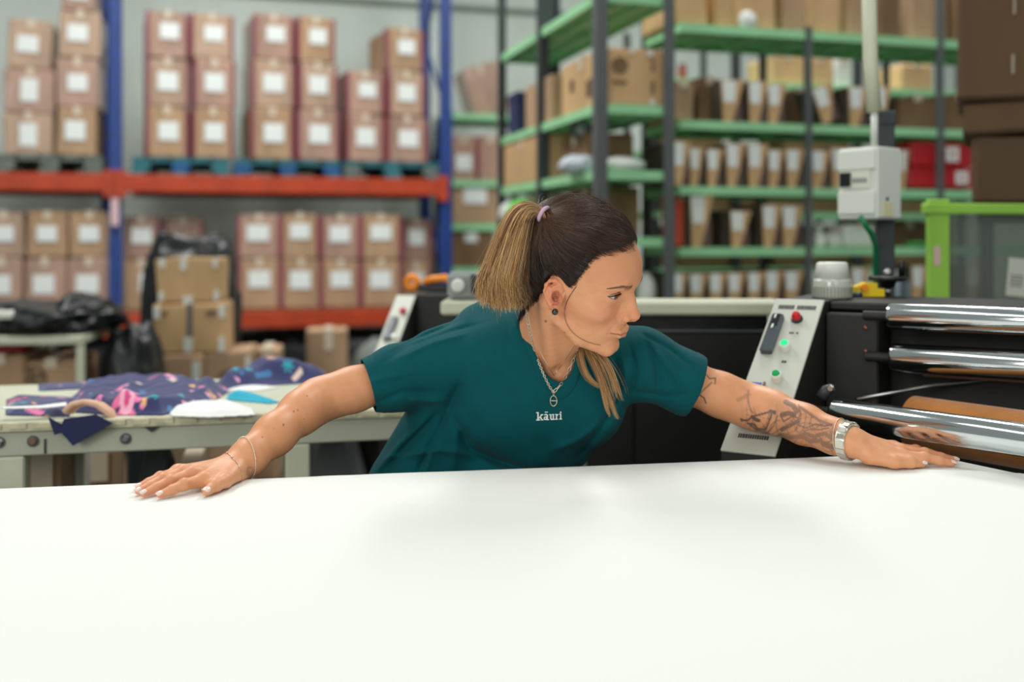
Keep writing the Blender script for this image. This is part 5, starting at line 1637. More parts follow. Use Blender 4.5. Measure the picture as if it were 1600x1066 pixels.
# tattoo on the left forearm, printed in the skin
ink = np.zeros(len(V))
larm = (arm_sdf(p, SL_, EL_, WL_, -1) < .004) & (V[:, 0] > .33)
pl_ = pxy[larm]; il = np.zeros(larm.sum())
def stroke(pts, w, a=1.0):
    global il
    d_, _ = seg_px(pl_, pts)
    il = np.maximum(il, a * sstep(-d_, -w - 1.0, -w + .6))
Z2 = lambda l: [(1120 + x / 6.878, 570 + y / 6.878) for x, y in l]
for pts, w, a in ((Z2([(265, 595), (330, 600), (380, 560), (450, 540), (560, 510), (630, 500)]), 1.2, .8), (Z2([(330, 630), (400, 640), (440, 690), (520, 700), (560, 620), (590, 530)]), 1.3, .75),
                  (Z2([(380, 560), (420, 590), (450, 600)]), 2.6, .8), (Z2([(580, 500), (620, 520)]), 2.6, .7), (Z2([(350, 640), (430, 700), (520, 730), (560, 740)]), 1.4, .6),
                  (Z2([(340, 280), (330, 350), (350, 450), (380, 520)]), 1.6, .35), (Z2([(230, 380), (290, 350), (340, 320)]), 3.0, .25), (Z2([(265, 590), (270, 600)]), 1.6, .9),
                  (Z2([(640, 600), (640, 680), (660, 740)]), 1.2, .4), (Z2([(745, 400), (820, 440), (860, 500)]), 4.0, .55), (Z2([(700, 540), (770, 520), (830, 540)]), 3.8, .62),
                  (Z2([(700, 700), (790, 650), (870, 610)]), 3.2, .6), (Z2([(690, 560), (720, 610), (800, 560), (870, 570)]), 1.2, .6), (Z2([(880, 430), (900, 520), (870, 620), (850, 700)]), 1.1, .55),
                  (Z2([(900, 460), (1000, 530), (1100, 600), (1230, 650)]), 2.2, .5), (Z2([(880, 650), (960, 680), (1060, 640), (1160, 660), (1240, 640)]), 1.4, .6), (Z2([(930, 720), (1010, 690), (1100, 700), (1200, 680)]), 1.2, .55),
                  (Z2([(680, 750), (800, 780), (920, 770), (1000, 820), (1120, 820)]), 3.4, .5), (Z2([(900, 760), (960, 740), (1060, 780)]), 3.0, .5), (Z2([(1080, 760), (1160, 740), (1240, 790)]), 3.4, .5),
                  (Z2([(1150, 850), (1200, 870), (1250, 880), (1300, 905)]), 4.5, .55), (Z2([(1240, 740), (1310, 780)]), 5.0, .4), (Z2([(820, 560), (860, 640), (960, 620)]), 1.0, .5)):
    stroke(pts, w, a)
for pts, w, a in (([(1104, 586), (1109, 592), (1118, 591), (1117, 600)], .7, .75), ([(1112, 598), (1103, 606), (1097, 612), (1092, 618)], .7, .75), ([(1094, 618), (1100, 622), (1103, 630)], .9, .8), ([(1098, 600), (1094, 610)], .6, .6)):
    stroke(pts, w, a)
fade = (V[larm][:, 0] < EL_[0] - .03) | (V[larm][:, 1] < (EL_[1] + (WL_[1] - EL_[1]) * np.clip((V[larm][:, 0] - EL_[0]) / (WL_[0] - EL_[0]), 0, 1)) + .012)
ax_t = (pl_[:, 0] - 1150) / 160.0
cy_ = 618 + (pl_[:, 0] - 1150) * .375
off_ = pl_[:, 1] - cy_
w1 = pl_[:, 0] * .23 + 2.2 * np.sin(pl_[:, 1] * .11 + 1) + 1.3 * np.sin(pl_[:, 0] * .07)
w2 = pl_[:, 1] * .30 + 2.0 * np.sin(pl_[:, 0] * .13) + 1.1 * np.sin(pl_[:, 1] * .19 + 2)
tex = np.clip(1.15 - 2.4 * np.abs(np.sin(w1 * .9 + w2 * .5)), 0, 1) * .55 + np.clip(1.1 - 3.0 * np.abs(np.sin(w2 * .8 - w1 * .35)), 0, 1) * .5
reg = sstep(ax_t, .25, .45) * (1 - sstep(ax_t, .97, 1.0)) * sstep(off_, -22, -6)
reg2 = sstep(ax_t, .02, .12) * (1 - sstep(ax_t, .40, .5)) * sstep(off_, 2, 14)
patch_ = .5 + .5 * np.sin(pl_[:, 0] * .055 + 1.0) * np.sin(pl_[:, 1] * .08 - pl_[:, 0] * .02)
il = np.clip(np.maximum(il * .95, reg * (.16 + .62 * tex * (.4 + .6 * patch_))) + reg2 * .45 * tex, 0, 1)
ink[larm] = il * fade
nz = .5 + .5 * np.sin(V[:, 0] * 900 + 3 * np.sin(V[:, 2] * 700)) * np.sin(V[:, 2] * 1100 + 2 * np.sin(V[:, 0] * 500))
tint(np.clip(ink * (1.25 + .25 * nz), 0, .9), (80, 72, 68))
rw_ = (np.linalg.norm(pxy - np.array([390, 737]), axis=1) < 9) & (V[:, 0] < -.3) & (V[:, 1] < 1.75)
rd_ = np.linalg.norm((pxy - np.array([391, 737])) * np.array([1.25, 1]), axis=1)
tint(.6 * rw_ * np.clip(np.exp(-((rd_ - 6.5) / 1.1) ** 2) + np.exp(-((rd_ - 3.2) / .9) ** 2) * (pxy[:, 1] > 735) + .18, 0, 1), (112, 104, 100))

M_SKIN = vcol_mat('skin', .46, bump=.06, bscale=420, spec=.42)
bsd = M_SKIN.node_tree.nodes['Principled BSDF']
bsd.inputs['Subsurface Weight'].default_value = .12
bsd.inputs['Subsurface Radius'].default_value = (.012, .005, .003)
bsd.inputs['Subsurface Scale'].default_value = .6
body = mesh_from('body', own(V), F, M_SKIN, person)
colour(body, col)
body['label'] = 'tanned skin with tattoos on the left forearm'

# ---- eyes
gaze = unit(np.array([.74, -.44, -.36])); gl = HR.T @ gaze
for sx in (1, -1):
    c = np.array([EYE[0] * sx, EYE[1], EYE[2]]); r = 13.0
    b = MB(); b.sphere((0, 0, 0), 1, 48, 32)
    v = np.array(b.v)
    zax = gl; xax = unit(np.cross((0, 0, 1), zax)); yax = np.cross(zax, xax)
    ang = np.degrees(np.arccos(np.clip(v[:, 2], -1, 1)))
    rr = r * (1 + .035 * np.exp(-(ang / 22) ** 2))
    L_ = c + (v[:, :1] * xax + v[:, 1:2] * yax + v[:, 2:] * zax) * rr[:, None]
    b.v = [tuple(t) for t in own(from_head(L_))]
    o = b.build('eyeball', vcol_mat('eye_surface', .08, spec=.6), person, True)
    cc = np.tile(lin((226, 218, 212)), (len(v), 1))
    cc[ang < 27] = lin((58, 40, 30)); cc[ang < 22] = lin((104, 76, 54)); cc[ang < 11] = lin((8, 6, 6))
    colour(o, cc)

# ---- hair
EL_AZ = np.radians([0, 14, 24, 39, 50, 57, 62, 66, 71, 75, 79, 84, 92, 98, 104, 116, 135, 160, 180])
EL_EL = np.radians([38, 39, 38.5, 37, 31, 20, 7, -4, -11, -8, 0, 3.5, 3, -9, -30, -46, -54, -58, -60])
def hair_h(q):
    v = q - np.array([0, -5, 30], np.float32)
    az = np.arctan2(np.abs(v[..., 0]), v[..., 1]); el = np.arctan2(v[..., 2], np.hypot(v[..., 0], v[..., 1]))
    return np.degrees(el - np.interp(az, EL_AZ, EL_EL))
NQ = to_head(NB[None].astype(np.float32))[0]
def hair_cap(q):
    h = hair_h(q)
    t = -3 + 3.6 * sstep(h, -2.5, 2.5) + 7.5 * sstep(h, 2, 26) + 6.5 * sstep(q[..., 2], 70, 125)
    d = smin(skull(q, np.abs(q[..., 0])), ell(q, (0, 40, -12), (57, 52, 60)), 22) - t
    dn = cap(q, (0, -26, -20), NQ, 50, 54) - t * .8
    return smin(d, dn, 14)
def hair_w(p): return hair_cap(to_head(p)) * np.float32(HS)
c0 = fh(0, -5, 40)
Vh, Fh = surface_nets(hair_w, c0 - .17, c0 + .16, .003)
hq = to_head(Vh.astype(np.float32)); hh = hair_h(hq)
kf = (hh[Fh] > -3.5).all(1)
Fh = Fh[kf]
us = np.unique(Fh); rm = -np.ones(len(Vh), int); rm[us] = np.arange(len(us)); Vh = Vh[us]; Fh = rm[Fh]; hq = hq[us]; hh = hh[us]
Vh = relax(Vh, Fh, 2, .4)
# where the tie sits
hp = px_of(Vh)
TIE_PX = np.array([851, 336])
dd = np.linalg.norm(hp - TIE_PX, axis=1) + (Vh[:, 1] - Vh[:, 1].min()) * 40
ti = int(np.argmin(dd)); TIE = Vh[ti]; tq = to_head(TIE[None].astype(np.float32))[0]
tn = grad(hair_w, TIE[None].astype(np.float32))[0]
rg = np.random.default_rng(11)
def tubes(paths, r0, r1, nseg=3, taper=0):
    """many thin strands at once: paths (n, m, 3)"""
    n, m, _ = paths.shape
    t = np.gradient(paths, axis=1); t /= np.linalg.norm(t, axis=2, keepdims=True) + 1e-12
    ref = np.array([.31, .2, .93]); u = np.cross(t, ref); u /= np.linalg.norm(u, axis=2, keepdims=True) + 1e-12
    w = np.cross(t, u)
    lt_ = np.linspace(0, 1, m)
    rad = ((r0 + (r1 - r0) * lt_ ** 1.5) * (1 - taper * (1 - sstep(lt_, 0, .3))))[None, :, None] * np.ones((n, 1, 1))
    ring = [paths + rad * (math.cos(a) * u + math.sin(a) * w) for a in np.arange(nseg) * 2 * math.pi / nseg]
    Vt = np.stack(ring, 2).reshape(-1, 3)
    idx = np.arange(n * m * nseg).reshape(n, m, nseg)
    Fs = [np.stack([idx[:, :-1, k], idx[:, :-1, (k + 1) % nseg], idx[:, 1:, (k + 1) % nseg], idx[:, 1:, k]], -1).reshape(-1, 4) for k in range(nseg)]
    return Vt, np.concatenate(Fs), np.repeat(np.arange(n), m * nseg), np.tile(np.repeat(np.linspace(0, 1, m), nseg), n)
def clear_ear(P_, i_):
    z = to_head(P_.reshape(-1, 3).astype(np.float32)).reshape(P_.shape)
    bad = ((np.abs(z[..., 0]) > 62) & (z[..., 1] > -20) & (z[..., 1] < 13) & (z[..., 2] < 31)).any(1)
    return P_[~bad], i_[~bad]
def hair_strands(n, rough):
    keep = hh > rg.uniform(-3.0, 3.0, len(hh))
    pool = np.nonzero(keep)[0]; edge_ = np.nonzero(keep & (hh < 7))[0]
    i = np.concatenate([rg.choice(pool, n - n // 3), rg.choice(edge_, n // 3)])
    root = Vh[i] + rg.normal(size=(n, 3)) * .002
    m = 12
    t = np.linspace(0, 1, m)
    tgt = TIE + rg.normal(size=(n, 3)) * .005
    pth = root[:, None] * (1 - t)[None, :, None] + tgt[:, None] * t[None, :, None]
    # slight wave pulling the sides round the head before they rise to the tie
    down = -HR[:, 2]
    lenr = np.linalg.norm(tgt - root, axis=1)
    pth = pth + (np.sin(t * math.pi)[None, :, None] * lenr[:, None, None] * .10 * down)
    lift = (rg.uniform(.0002, rough, n))[:, None] * np.ones(m)
    sh = pth.shape
    fl = pth.reshape(-1, 3)
    for _ in range(4):
        d = hair_w(fl.astype(np.float32)); g = grad(hair_w, fl.astype(np.float32), .001)
        fl = fl - (d - lift.reshape(-1))[:, None] * g
    return fl.reshape(sh), i
pth, ri = hair_strands(12500, .0026)
pth, ri = clear_ear(pth, ri)
Vs_, Fs_, sid, st = tubes(pth, .00036, .00032, 3, .6)
DK = np.array(lin((27, 20, 18))); LT = np.array(lin((124, 82, 52))); BL = np.array(lin((222, 176, 118)))
topness = sstep(hq[:, 2], 60, 120)[ri]
mixr = np.clip(rg.beta(.8, 7.0, len(ri)) + .16 * rg.random(len(ri)) * topness, 0, 1)
sc = DK * (1 - mixr[:, None]) + LT * mixr[:, None]
tl_ = sstep(st, .35, 1.0) * (.10 + .90 * (np.random.default_rng(4).random(len(ri)) < .42))[sid] * .85
scol = sc[sid] * (1 - tl_[:, None]) + LT * tl_[:, None]
# flyaways
nf = 260
pf, rf = hair_strands(nf, .0025)
pf, rf = clear_ear(pf, rf); nf = len(pf)
tt_ = np.linspace(0, 1, pf.shape[1])
outd = unit(fh(0, 0, 120) - fh(0, 0, 0))
cut_ = rg.uniform(.25, .6, nf)
pf2 = pf + (np.sin(tt_ * math.pi)[None, :, None] ** 1.0) * (rg.random((nf, 1, 1)) ** 2.2 * .017) * (grad(hair_w, pf[:, 6].astype(np.float32))[:, None, :]) + rg.normal(size=(nf, 1, 3)) * .0006
V2, F2, s2_, t2 = tubes(pf2, .00024, .00014)
M_HAIR = vcol_mat('hair', .38, spec=.5)
Vall = np.concatenate([Vh, Vs_, V2]); Fall = np.concatenate([Fh, Fs_ + len(Vh), F2 + len(Vh) + len(Vs_)])
keep_ = (hh[Fh] > 3.6).all(1)
Fall = np.concatenate([Fh[keep_], Fs_ + len(Vh), F2 + len(Vh) + len(Vs_)])
hair = mesh_from('hair', own(Vall), Fall, M_HAIR, person)
colour(hair, np.concatenate([np.tile(DK * .8, (len(Vh), 1)), scol, np.tile(DK * .6 + LT * .4, (len(V2), 1))]))
hair['label'] = 'dark brown hair pulled back'

# ponytail
def bez(P, t):
    P = [np.asarray(q) for q in P]
    n = len(P) - 1
    out = 0
    for i, q in enumerate(P):
        out = out + math.comb(n, i) * ((1 - t) ** (n - i) * t ** i)[None, :, None] * (q if q.ndim == 2 else q[None])[:, None, :]
    return out
TY = TIE[1]
def pony(n, seed, spread=1.0):
    r_ = np.random.default_rng(seed)
    a = r_.uniform(0, 2 * math.pi, n); rr = np.sqrt(r_.random(n))
    uu, vv = rr * np.cos(a), rr * np.sin(a)       # position in the section: uu across the picture, vv in depth
    t = np.linspace(0, 1, 16)
    def sec(cx, cy, Y, w, d_, tilt=0.0):
        c = pt(cx, cy, Y)
        return c + np.stack([uu * w, vv * d_, -uu * w * tilt], 1)
    cl_ = r_.integers(0, 46, n); co = r_.normal(size=(46, 3)) * np.array([.0048, .004, .002]); wv_ = r_.uniform(-1, 1, 46)
    lenk = np.where(r_.random(n) < .35, r_.uniform(.0, .028, n), 0) + r_.normal(size=46)[cl_] * .004
    P0 = TIE + np.stack([uu * .003, vv * .011, -uu * .012], 1)
    P1 = sec(822, 318, TY + .01, .004, .016, 3.0)
    P2 = sec(806, 322, TY + .015, .017, .022, 1.4)
    P3 = sec(815, 388, TY + .012, .022, .026, .3)
    P4 = sec(775, 428, TY + .008, .042, .028)
    P5 = sec(787, 466, TY + .004, .044, .028) + np.stack([r_.normal(size=n) * .004, r_.normal(size=n) * .003, r_.normal(size=n) * .006 - .004 * (1 - rr)], 1)
    P5[:, 2] += -.004 + lenk + .012 * np.clip(-uu, 0, 1) ** 2
    tt2 = np.linspace(0, 1, 16)
    wob = co[cl_][:, None, :] * (np.sin(tt2 * 3.1) ** 1.2)[None, :, None] + (np.sin(tt2 * 7 + wv_[cl_][:, None] * 3) * wv_[cl_][:, None] * .0022)[:, :, None] * np.array([1, .3, 0]) * tt2[None, :, None]
    return bez([P0, P1, P2, P3, P4, P5], t) + wob + (r_.normal(size=(n, 1, 3)) * .0016 * spread) * np.linspace(0, 1, 16)[None, :, None], uu, vv
pp_, uu, vv = pony(8500, 21)
Vp, Fp, sp, tp_ = tubes(pp_, .00034, .00022)
rg2 = np.random.default_rng(31)
key = rg2.random(8500)
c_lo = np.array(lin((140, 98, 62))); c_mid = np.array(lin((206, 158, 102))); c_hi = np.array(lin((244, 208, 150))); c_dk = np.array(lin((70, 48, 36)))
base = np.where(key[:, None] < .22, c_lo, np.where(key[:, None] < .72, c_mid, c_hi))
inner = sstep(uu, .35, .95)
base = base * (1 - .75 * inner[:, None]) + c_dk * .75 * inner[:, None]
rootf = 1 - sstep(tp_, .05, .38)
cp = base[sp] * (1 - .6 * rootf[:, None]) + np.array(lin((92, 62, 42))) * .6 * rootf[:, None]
# loose wisps round the tail
pw, _, _ = pony(260, 77, 1.0)
wv = rg2.normal(size=(260, 1, 3)) * np.array([.017, .008, .008]); wv[:, :, 0] = -np.abs(wv[:, :, 0]) * 1.1 + .004
pw = pw + wv * (np.linspace(0, 1, 16)[None, :, None] ** 1.6)
Vw, Fw, _, _ = tubes(pw, .00022, .00012)
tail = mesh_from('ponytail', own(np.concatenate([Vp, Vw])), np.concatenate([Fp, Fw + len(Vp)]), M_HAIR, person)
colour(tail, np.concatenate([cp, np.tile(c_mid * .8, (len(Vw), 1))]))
tail['label'] = 'golden blond ponytail'
# loose lock falling in front of the far shoulder
def lock(n, pts, spread, seed, r0=.00030):
    r_ = np.random.default_rng(seed)
    t = np.linspace(0, 1, 18)
    P = []
    a = r_.normal(size=(n, 2))
    for k, (x, y, Y) in enumerate(pts):
        s_ = spread[k]
        P.append(pt(x, y, Y) + np.stack([a[:, 0] * s_, a[:, 1] * s_ * .6, r_.normal(size=n) * .3 * s_], 1))
    path = bez(P, t)
    f_ = np.clip(1 - np.abs(r_.normal(size=n)) * .11, .6, 1)[:, None] * np.linspace(0, 17, 18)[None]
    i0 = np.minimum(f_.astype(int), 16); w_k = (f_ - i0)[:, :, None]
    k_ = np.arange(n)[:, None]
    path = path[k_, i0] * (1 - w_k) + path[k_, i0 + 1] * w_k
    return tubes(path, r0, .00012)
parts_ = []
for args in ((110, [(903, 528, 1.90), (906, 560, 1.875), (908, 592, 1.855), (938, 606, 1.852)], (.003, .003, .0025, .004), 1),
             (120, [(910, 525, 1.90), (922, 560, 1.870), (950, 590, 1.850), (938, 622, 1.848), (953, 652, 1.862)], (.004, .003, .003, .002, .0015), 2),
             (110, [(916, 528, 1.90), (934, 556, 1.872), (938, 592, 1.852), (948, 622, 1.858), (966, 656, 1.868)], (.004, .0035, .003, .0025, .0015), 3),
             (90, [(912, 528, 1.90), (920, 556, 1.872), (944, 586, 1.850), (946, 622, 1.855), (960, 640, 1.868)], (.005, .004, .004, .004, .004), 5),
             (60, [(908, 526, 1.90), (930, 548, 1.875), (962, 566, 1.852), (955, 596, 1.85), (972, 628, 1.868)], (.004, .005, .004, .005, .004), 6),
             (26, [(915, 530, 1.90), (945, 560, 1.865), (958, 590, 1.85), (962, 620, 1.852)], (.006, .008, .01, .012), 4)):
    parts_.append(lock(*args))
o_ = 0; VV, FF, CC = [], [], []
for v_, f_, s_, t_ in parts_:
    VV.append(v_); FF.append(f_ + o_); o_ += len(v_)
    k_ = np.random.default_rng(len(v_)).random(s_.max() + 1)[s_]
    CC.append(np.where(k_[:, None] < .3, c_lo, np.where(k_[:, None] < .75, c_mid, c_hi)) * (.95 + .25 * t_[:, None]))
lk = mesh_from('loose_lock', own(np.concatenate(VV)), np.concatenate(FF), M_HAIR, person); colour(lk, np.concatenate(CC))
lk['label'] = 'long blond lock hanging in front of the shoulder'
# hair tie
tdir = unit(pt(836, 326, TY + .008) - TIE)
u1 = unit(np.cross(tdir, (0, 1, 0))); u2 = np.cross(tdir, u1)
ctr_ = TIE + tdir * .003
b = MB(); b.tube([tuple(own(ctr_ + .0135 * (math.cos(a) * u1 * .95 + math.sin(a) * u2))) for a in np.linspace(0, 6.283, 29)[:-1]], .0036, 10, True)
b.build('hair_tie', mat('lilac_tie', (206, 170, 196), .6), person, True)['label'] = 'pale lilac hair tie'
# brows and lashes
def brow(sx):
    r_ = np.random.default_rng(9)
    n = 150
    t = r_.random(n)
    cx = np.interp(t, [0, .5, 1], [17, 34, 52]); cz = np.interp(t, [0, .55, 1], [41.2, 43.0, 39]) + r_.normal(size=n) * np.interp(t, [0, .5, 1], [1.4, 1.1, .4])
    cy = np.interp(t, [0, .5, 1], [99, 95, 78])
    dirv = np.stack([np.interp(t, [0, 1], [3.0, 5.5]), np.interp(t, [0, 1], [-.6, -3]), np.interp(t, [0, .3, .6, 1], [1.4, .9, .3, -1.0])], 1)
    P_ = np.stack([cx, cy, cz], 1)[:, None] + dirv[:, None] * np.linspace(0, 1, 5)[None, :, None]
    P_[:, :, 0] *= sx
    w = from_head(P_.reshape(-1, 3))
    hs = lambda z: head_sdf(to_head(z)) * np.float32(HS)
    for _ in range(4):
        w = w - (hs(w.astype(np.float32)) - .0005)[:, None] * grad(hs, w.astype(np.float32), .0008)
    v_, f_, _, _ = tubes(w.reshape(n, 5, 3), .00026, .00012)
    return v_, f_
M_BROW = mat('brow_hair', (136, 96, 72), .6)
for sx in (1, -1):
    v_, f_ = brow(sx); mesh_from('eyebrow', own(v_), f_, M_BROW, person)
    u = np.linspace(-14, 15.3, 34); c = np.clip(1 - (u / 15.4) ** 2, 0, 1)
    w = 4.1 * c ** .75 + .09 * u
    yy = np.sqrt(np.maximum(14.9 ** 2 - (u * .93) ** 2 - w ** 2, 4))
    yy = yy * 1.0
    rootp = np.stack([u + EYE[0], EYE[1] + yy, EYE[2] + w], 1)
    k = np.linspace(0, 1, 5)[None, :, None]
    outv = np.stack([u * .10 + .6, np.full_like(u, 3.2), -1.2 + 0 * u], 1); curl = np.array([0, .8, 3.0])
    lp = rootp[:, None] + outv[:, None] * k + curl * k ** 2
    lp[:, :, 0] *= sx
    v_, f_, _, _ = tubes(from_head(lp.reshape(-1, 3)).reshape(34, 5, 3), .0004, .00012)
    rp = rootp.copy(); rp[:, 0] *= sx
    b = MB(); b.tube([tuple(z) for z in from_head(rp)], .00055, 6)
    mesh_from('eyelashes', own(np.concatenate([v_, np.array(b.v)])), [tuple(x) for x in f_.tolist()] + [tuple(i + len(v_) for i in f) for f in b.f], mat('lash_black', (24, 18, 16), .5), person)
# the fine strand curling from the temple under the jaw
cs = [(900, 448), (886, 468), (881, 484), (882, 500), (889, 515), (902, 528), (922, 537), (938, 540)]
hs = lambda z: head_sdf(to_head(z)) * np.float32(HS)
VV, FF = [], []; o_ = 0
for k_ in range(2):
    w = np.array([pt(x + k_ * 1.0, y - k_ * .6, 1.74) for x, y in np.stack([np.interp(np.linspace(0, 1, 40), np.linspace(0, 1, len(cs)), np.array(cs)[:, i]) for i in (0, 1)], 1)])
    for _ in range(6): w[1:-1] = .5 * w[1:-1] + .25 * (w[:-2] + w[2:])
    for _ in range(30):
        ray = w / np.linalg.norm(w - np.array([0, 0, ZC]), axis=1, keepdims=True)
        dv = unit(w[0] - np.array([0, 0, ZC])) ; rd = (w - np.array([0, 0, ZC])); rd /= np.linalg.norm(rd, axis=1, keepdims=True)
        w = w + rd * np.clip(body_sdf(w.astype(np.float32)) - .0012, -.02, .02)[:, None]
    for _ in range(4): w[1:-1] = .5 * w[1:-1] + .25 * (w[:-2] + w[2:])
    w = w[w[:, 1] < 1.9]
    v_, f_, _, _ = tubes(w[None], .00024, .00016, 4); VV.append(v_); FF.append(f_ + o_); o_ += len(v_)
mesh_from('temple_strand', own(np.concatenate(VV)), np.concatenate(FF), mat('dark_hair', (52, 36, 28), .4), person)

# ---- ear stud, necklaces
lob = ear_pts([(7.5, -26, 5.5)])[0]
b = MB(); b.sphere(tuple(own(fh(*(lob + np.array([4.2, 1.5, 0]))))), .0058, 18, 12); b.build('ear_stud', mat('black_pearl', (14, 14, 16), .08, coat=1.0), person, True)['label'] = 'round black ear stud'
b = MB(); b.sphere(tuple(own(fh(*(lob + np.array([1.5, -9.0, -1]))))), .0018, 10, 6); b.build('gold_bead', mat('gold', (232, 200, 140), .25, metal=1), person, True)

# ---- t-shirt
FOLDS = [([(722, 596), (708, 622), (700, 646)], 13, -.0075), ([(700, 640), (676, 695), (650, 746)], 9, -.009), ([(692, 640), (640, 692), (602, 740)], 10, -.007),
         ([(706, 645), (735, 700), (805, 732)], 12, -.006), ([(690, 662), (660, 746)], 8, .006), ([(716, 660), (706, 746)], 12, .0035), ([(672, 650), (620, 700), (585, 742)], 8, .005),
         ([(755, 712), (830, 737), (885, 730)], 10, -.009), ([(600, 716), (690, 704), (740, 712)], 7, .005), ([(740, 735), (800, 752)], 9, .006),
         ([(600, 566), (640, 541), (700, 519), (762, 503)], 4.6, -.0022), ([(604, 556), (650, 530), (700, 510)], 4.6, -.0018), ([(625, 560), (680, 535), (730, 522)], 5, .003),
         ([(655, 528), (690, 514), (720, 500)], 5, -.002), ([(570, 600), (600, 590), (640, 585)], 6, .0025),
         ([(580, 632), (630, 612), (690, 612)], 7, -.003), ([(640, 625), (690, 628)], 5, .004),
         ([(812, 474), (818, 510), (822, 545)], 6, -.003), ([(800, 474), (808, 520)], 5, .003), ([(790, 480), (796, 530)], 5, -.002),
         ([(962, 556), (968, 600), (960, 640)], 6, -.006), ([(985, 540), (994, 580), (985, 620)], 6, -.0055), ([(1008, 530), (1026, 570), (1030, 618)], 7, -.005), ([(975, 560), (980, 610)], 5, .004),
         ([(1018, 540), (1050, 580), (1066, 610)], 6, .004), ([(1000, 520), (1046, 545), (1085, 575)], 4, -.003), ([(960, 640), (925, 685), (900, 715)], 9, -.005), ([(985, 610), (1040, 618), (1075, 615)], 6, -.004),
         ([(940, 660), (900, 690), (860, 705)], 8, .004), ([(770, 560), (830, 610), (840, 690)], 22, .003)]
HEMR = SR_ + (ER_ - SR_) * .615; NHR = unit(ER_ - SR_)
HEML = SL_ + (EL_ - SL_) * .50; NHL = unit(EL_ - SL_)
def shirt_sdf(p):
    d = torso_sdf(p) - .006
    d = smin(d, cap(p, R3(722, 600, 2.01), R3(655, 775, 2.06), .072, .112), .06)
    d = smin(d, cap(p, R3(880, 600, 1.985), R3(785, 780, 2.06), .085, .105), .06)
    d = smin(d, chain(p, [SR_, SR_ + (ER_ - SR_) * .4 + np.array([0, 0, -.004]), SR_ + (ER_ - SR_) * .75], (.067, .060, .0445), .02), .03)
    d = smin(d, chain(p, [SL_, SL_ + (EL_ - SL_) * .4 + np.array([0, 0, -.003]), SL_ + (EL_ - SL_) * .75], (.066, .058, .0435), .02), .03)
    return d
def shirt_full(p):
    d = shirt_sdf(p)
    nearm = np.abs(d) < .03
    if nearm.any():
        pn = p[nearm]; q = px_of(pn); f = np.zeros(len(pn), np.float32)
        for pts, w, a in FOLDS:
            x0 = min(t[0] for t in pts) - 3 * w; x1 = max(t[0] for t in pts) + 3 * w; y0 = min(t[1] for t in pts) - 3 * w; y1 = max(t[1] for t in pts) + 3 * w
            m = (q[:, 0] > x0) & (q[:, 0] < x1) & (q[:, 1] > y0) & (q[:, 1] < y1)
            if not m.any(): continue
            e, t = seg_px(q[m], pts)
            f[m] += 1.7 * a / (1 + (e / (w * .8)) ** 2) ** 1.6 * np.clip(1 - (e / (3 * w)) ** 2, 0, 1) ** 2 * np.clip(sstep(t, -.1, .2) * (1 - .75 * sstep(t, .75, 1.0)), 0, 1)
        s_ = pn[:, 0] * 1.0 + pn[:, 2] * .6
        f += .0012 * np.sin(s_ * 60 + 2.5 * np.sin(pn[:, 2] * 28 + pn[:, 0] * 12)) + .0007 * np.sin(pn[:, 2] * 95 + 3 * np.sin(pn[:, 0] * 40))
        fr = sstep(-pn[:, 1], -2.12, -2.05)
        d[nearm] = d[nearm] - f * fr
    return d
Vt, Ft = surface_nets(shirt_full, (-.42, 1.72, ZC - .66), (.50, 2.32, ZC + .02), .0036)
Vt = relax(Vt, Ft, 1, .3)
def clip_mesh(V, T, f):
    """keep the part of a triangle mesh where f >= 0, cutting the triangles exactly"""
    V = [tuple(v) for v in V]; nv = len(V); cut = {}
    s = f >= 0
    k = s[T].sum(1)
    out = T[k == 3].tolist()
    Va = np.array(V); extra = []
    def ip(a, b):
        e = (a, b) if a < b else (b, a)
        if e not in cut:
            t = f[e[0]] / (f[e[0]] - f[e[1]]); cut[e] = nv + len(extra); extra.append(Va[e[0]] + t * (Va[e[1]] - Va[e[0]]))
        return cut[e]
    for t in T[(k == 1) | (k == 2)]:
        t = list(map(int, t)); c = s[t].sum()
        while not ((c == 1 and s[t[0]]) or (c == 2 and not s[t[0]])): t = t[1:] + t[:1]
        a, b, d = t
        if c == 1: out.append([a, ip(a, b), ip(a, d)])
        else:
            p_, q_ = ip(a, b), ip(a, d)
            out += [[b, d, q_], [b, q_, p_]]
    V = np.concatenate([Va, np.array(extra).reshape(-1, 3)]); T = np.array(out)
    us = np.unique(T); r = -np.ones(len(V), int); r[us] = np.arange(len(us))
    return V[us], r[T]
Tt = np.concatenate([Ft[:, [0, 1, 2]], Ft[:, [0, 2, 3]]])
NKB, NKF, NKL, NKR = R3(836, 474, 2.045), R3(871, 592, 1.875), R3(822, 522, 1.965), R3(910, 540, 1.935)
NKC = (NKB + NKF) / 2
nu = NKF - NKC; nw = (NKR - NKL) / 2; nw = nw - nu * (nw @ nu) / (nu @ nu); nn_ = unit(np.cross(nu, nw)); nn_ = nn_ if nn_[2] > 0 else -nn_
NKC = NKC * .5 + (NKL + NKR) / 2 * .5
def neck_r(p):
    q = p - NKC
    return np.hypot(q @ unit(nu) / np.linalg.norm(nu), q @ unit(nw) / np.linalg.norm(nw)), q @ nn_
def f_neck(V):
    r, h = neck_r(V)
    return np.where(h > -.10, r - 1, 1.0)
Vt, Tt = clip_mesh(Vt, Tt, f_neck(Vt))
fr_ = lambda V: np.where(np.linalg.norm(V - HEMR, axis=1) < .13, -((V - HEMR) @ NHR) , 1.0)
Vt, Tt = clip_mesh(Vt, Tt, fr_(Vt))
fl_ = lambda V: np.where(np.linalg.norm(V - HEML, axis=1) < .13, -((V - HEML) @ NHL), 1.0)
Vt, Tt = clip_mesh(Vt, Tt, fl_(Vt))
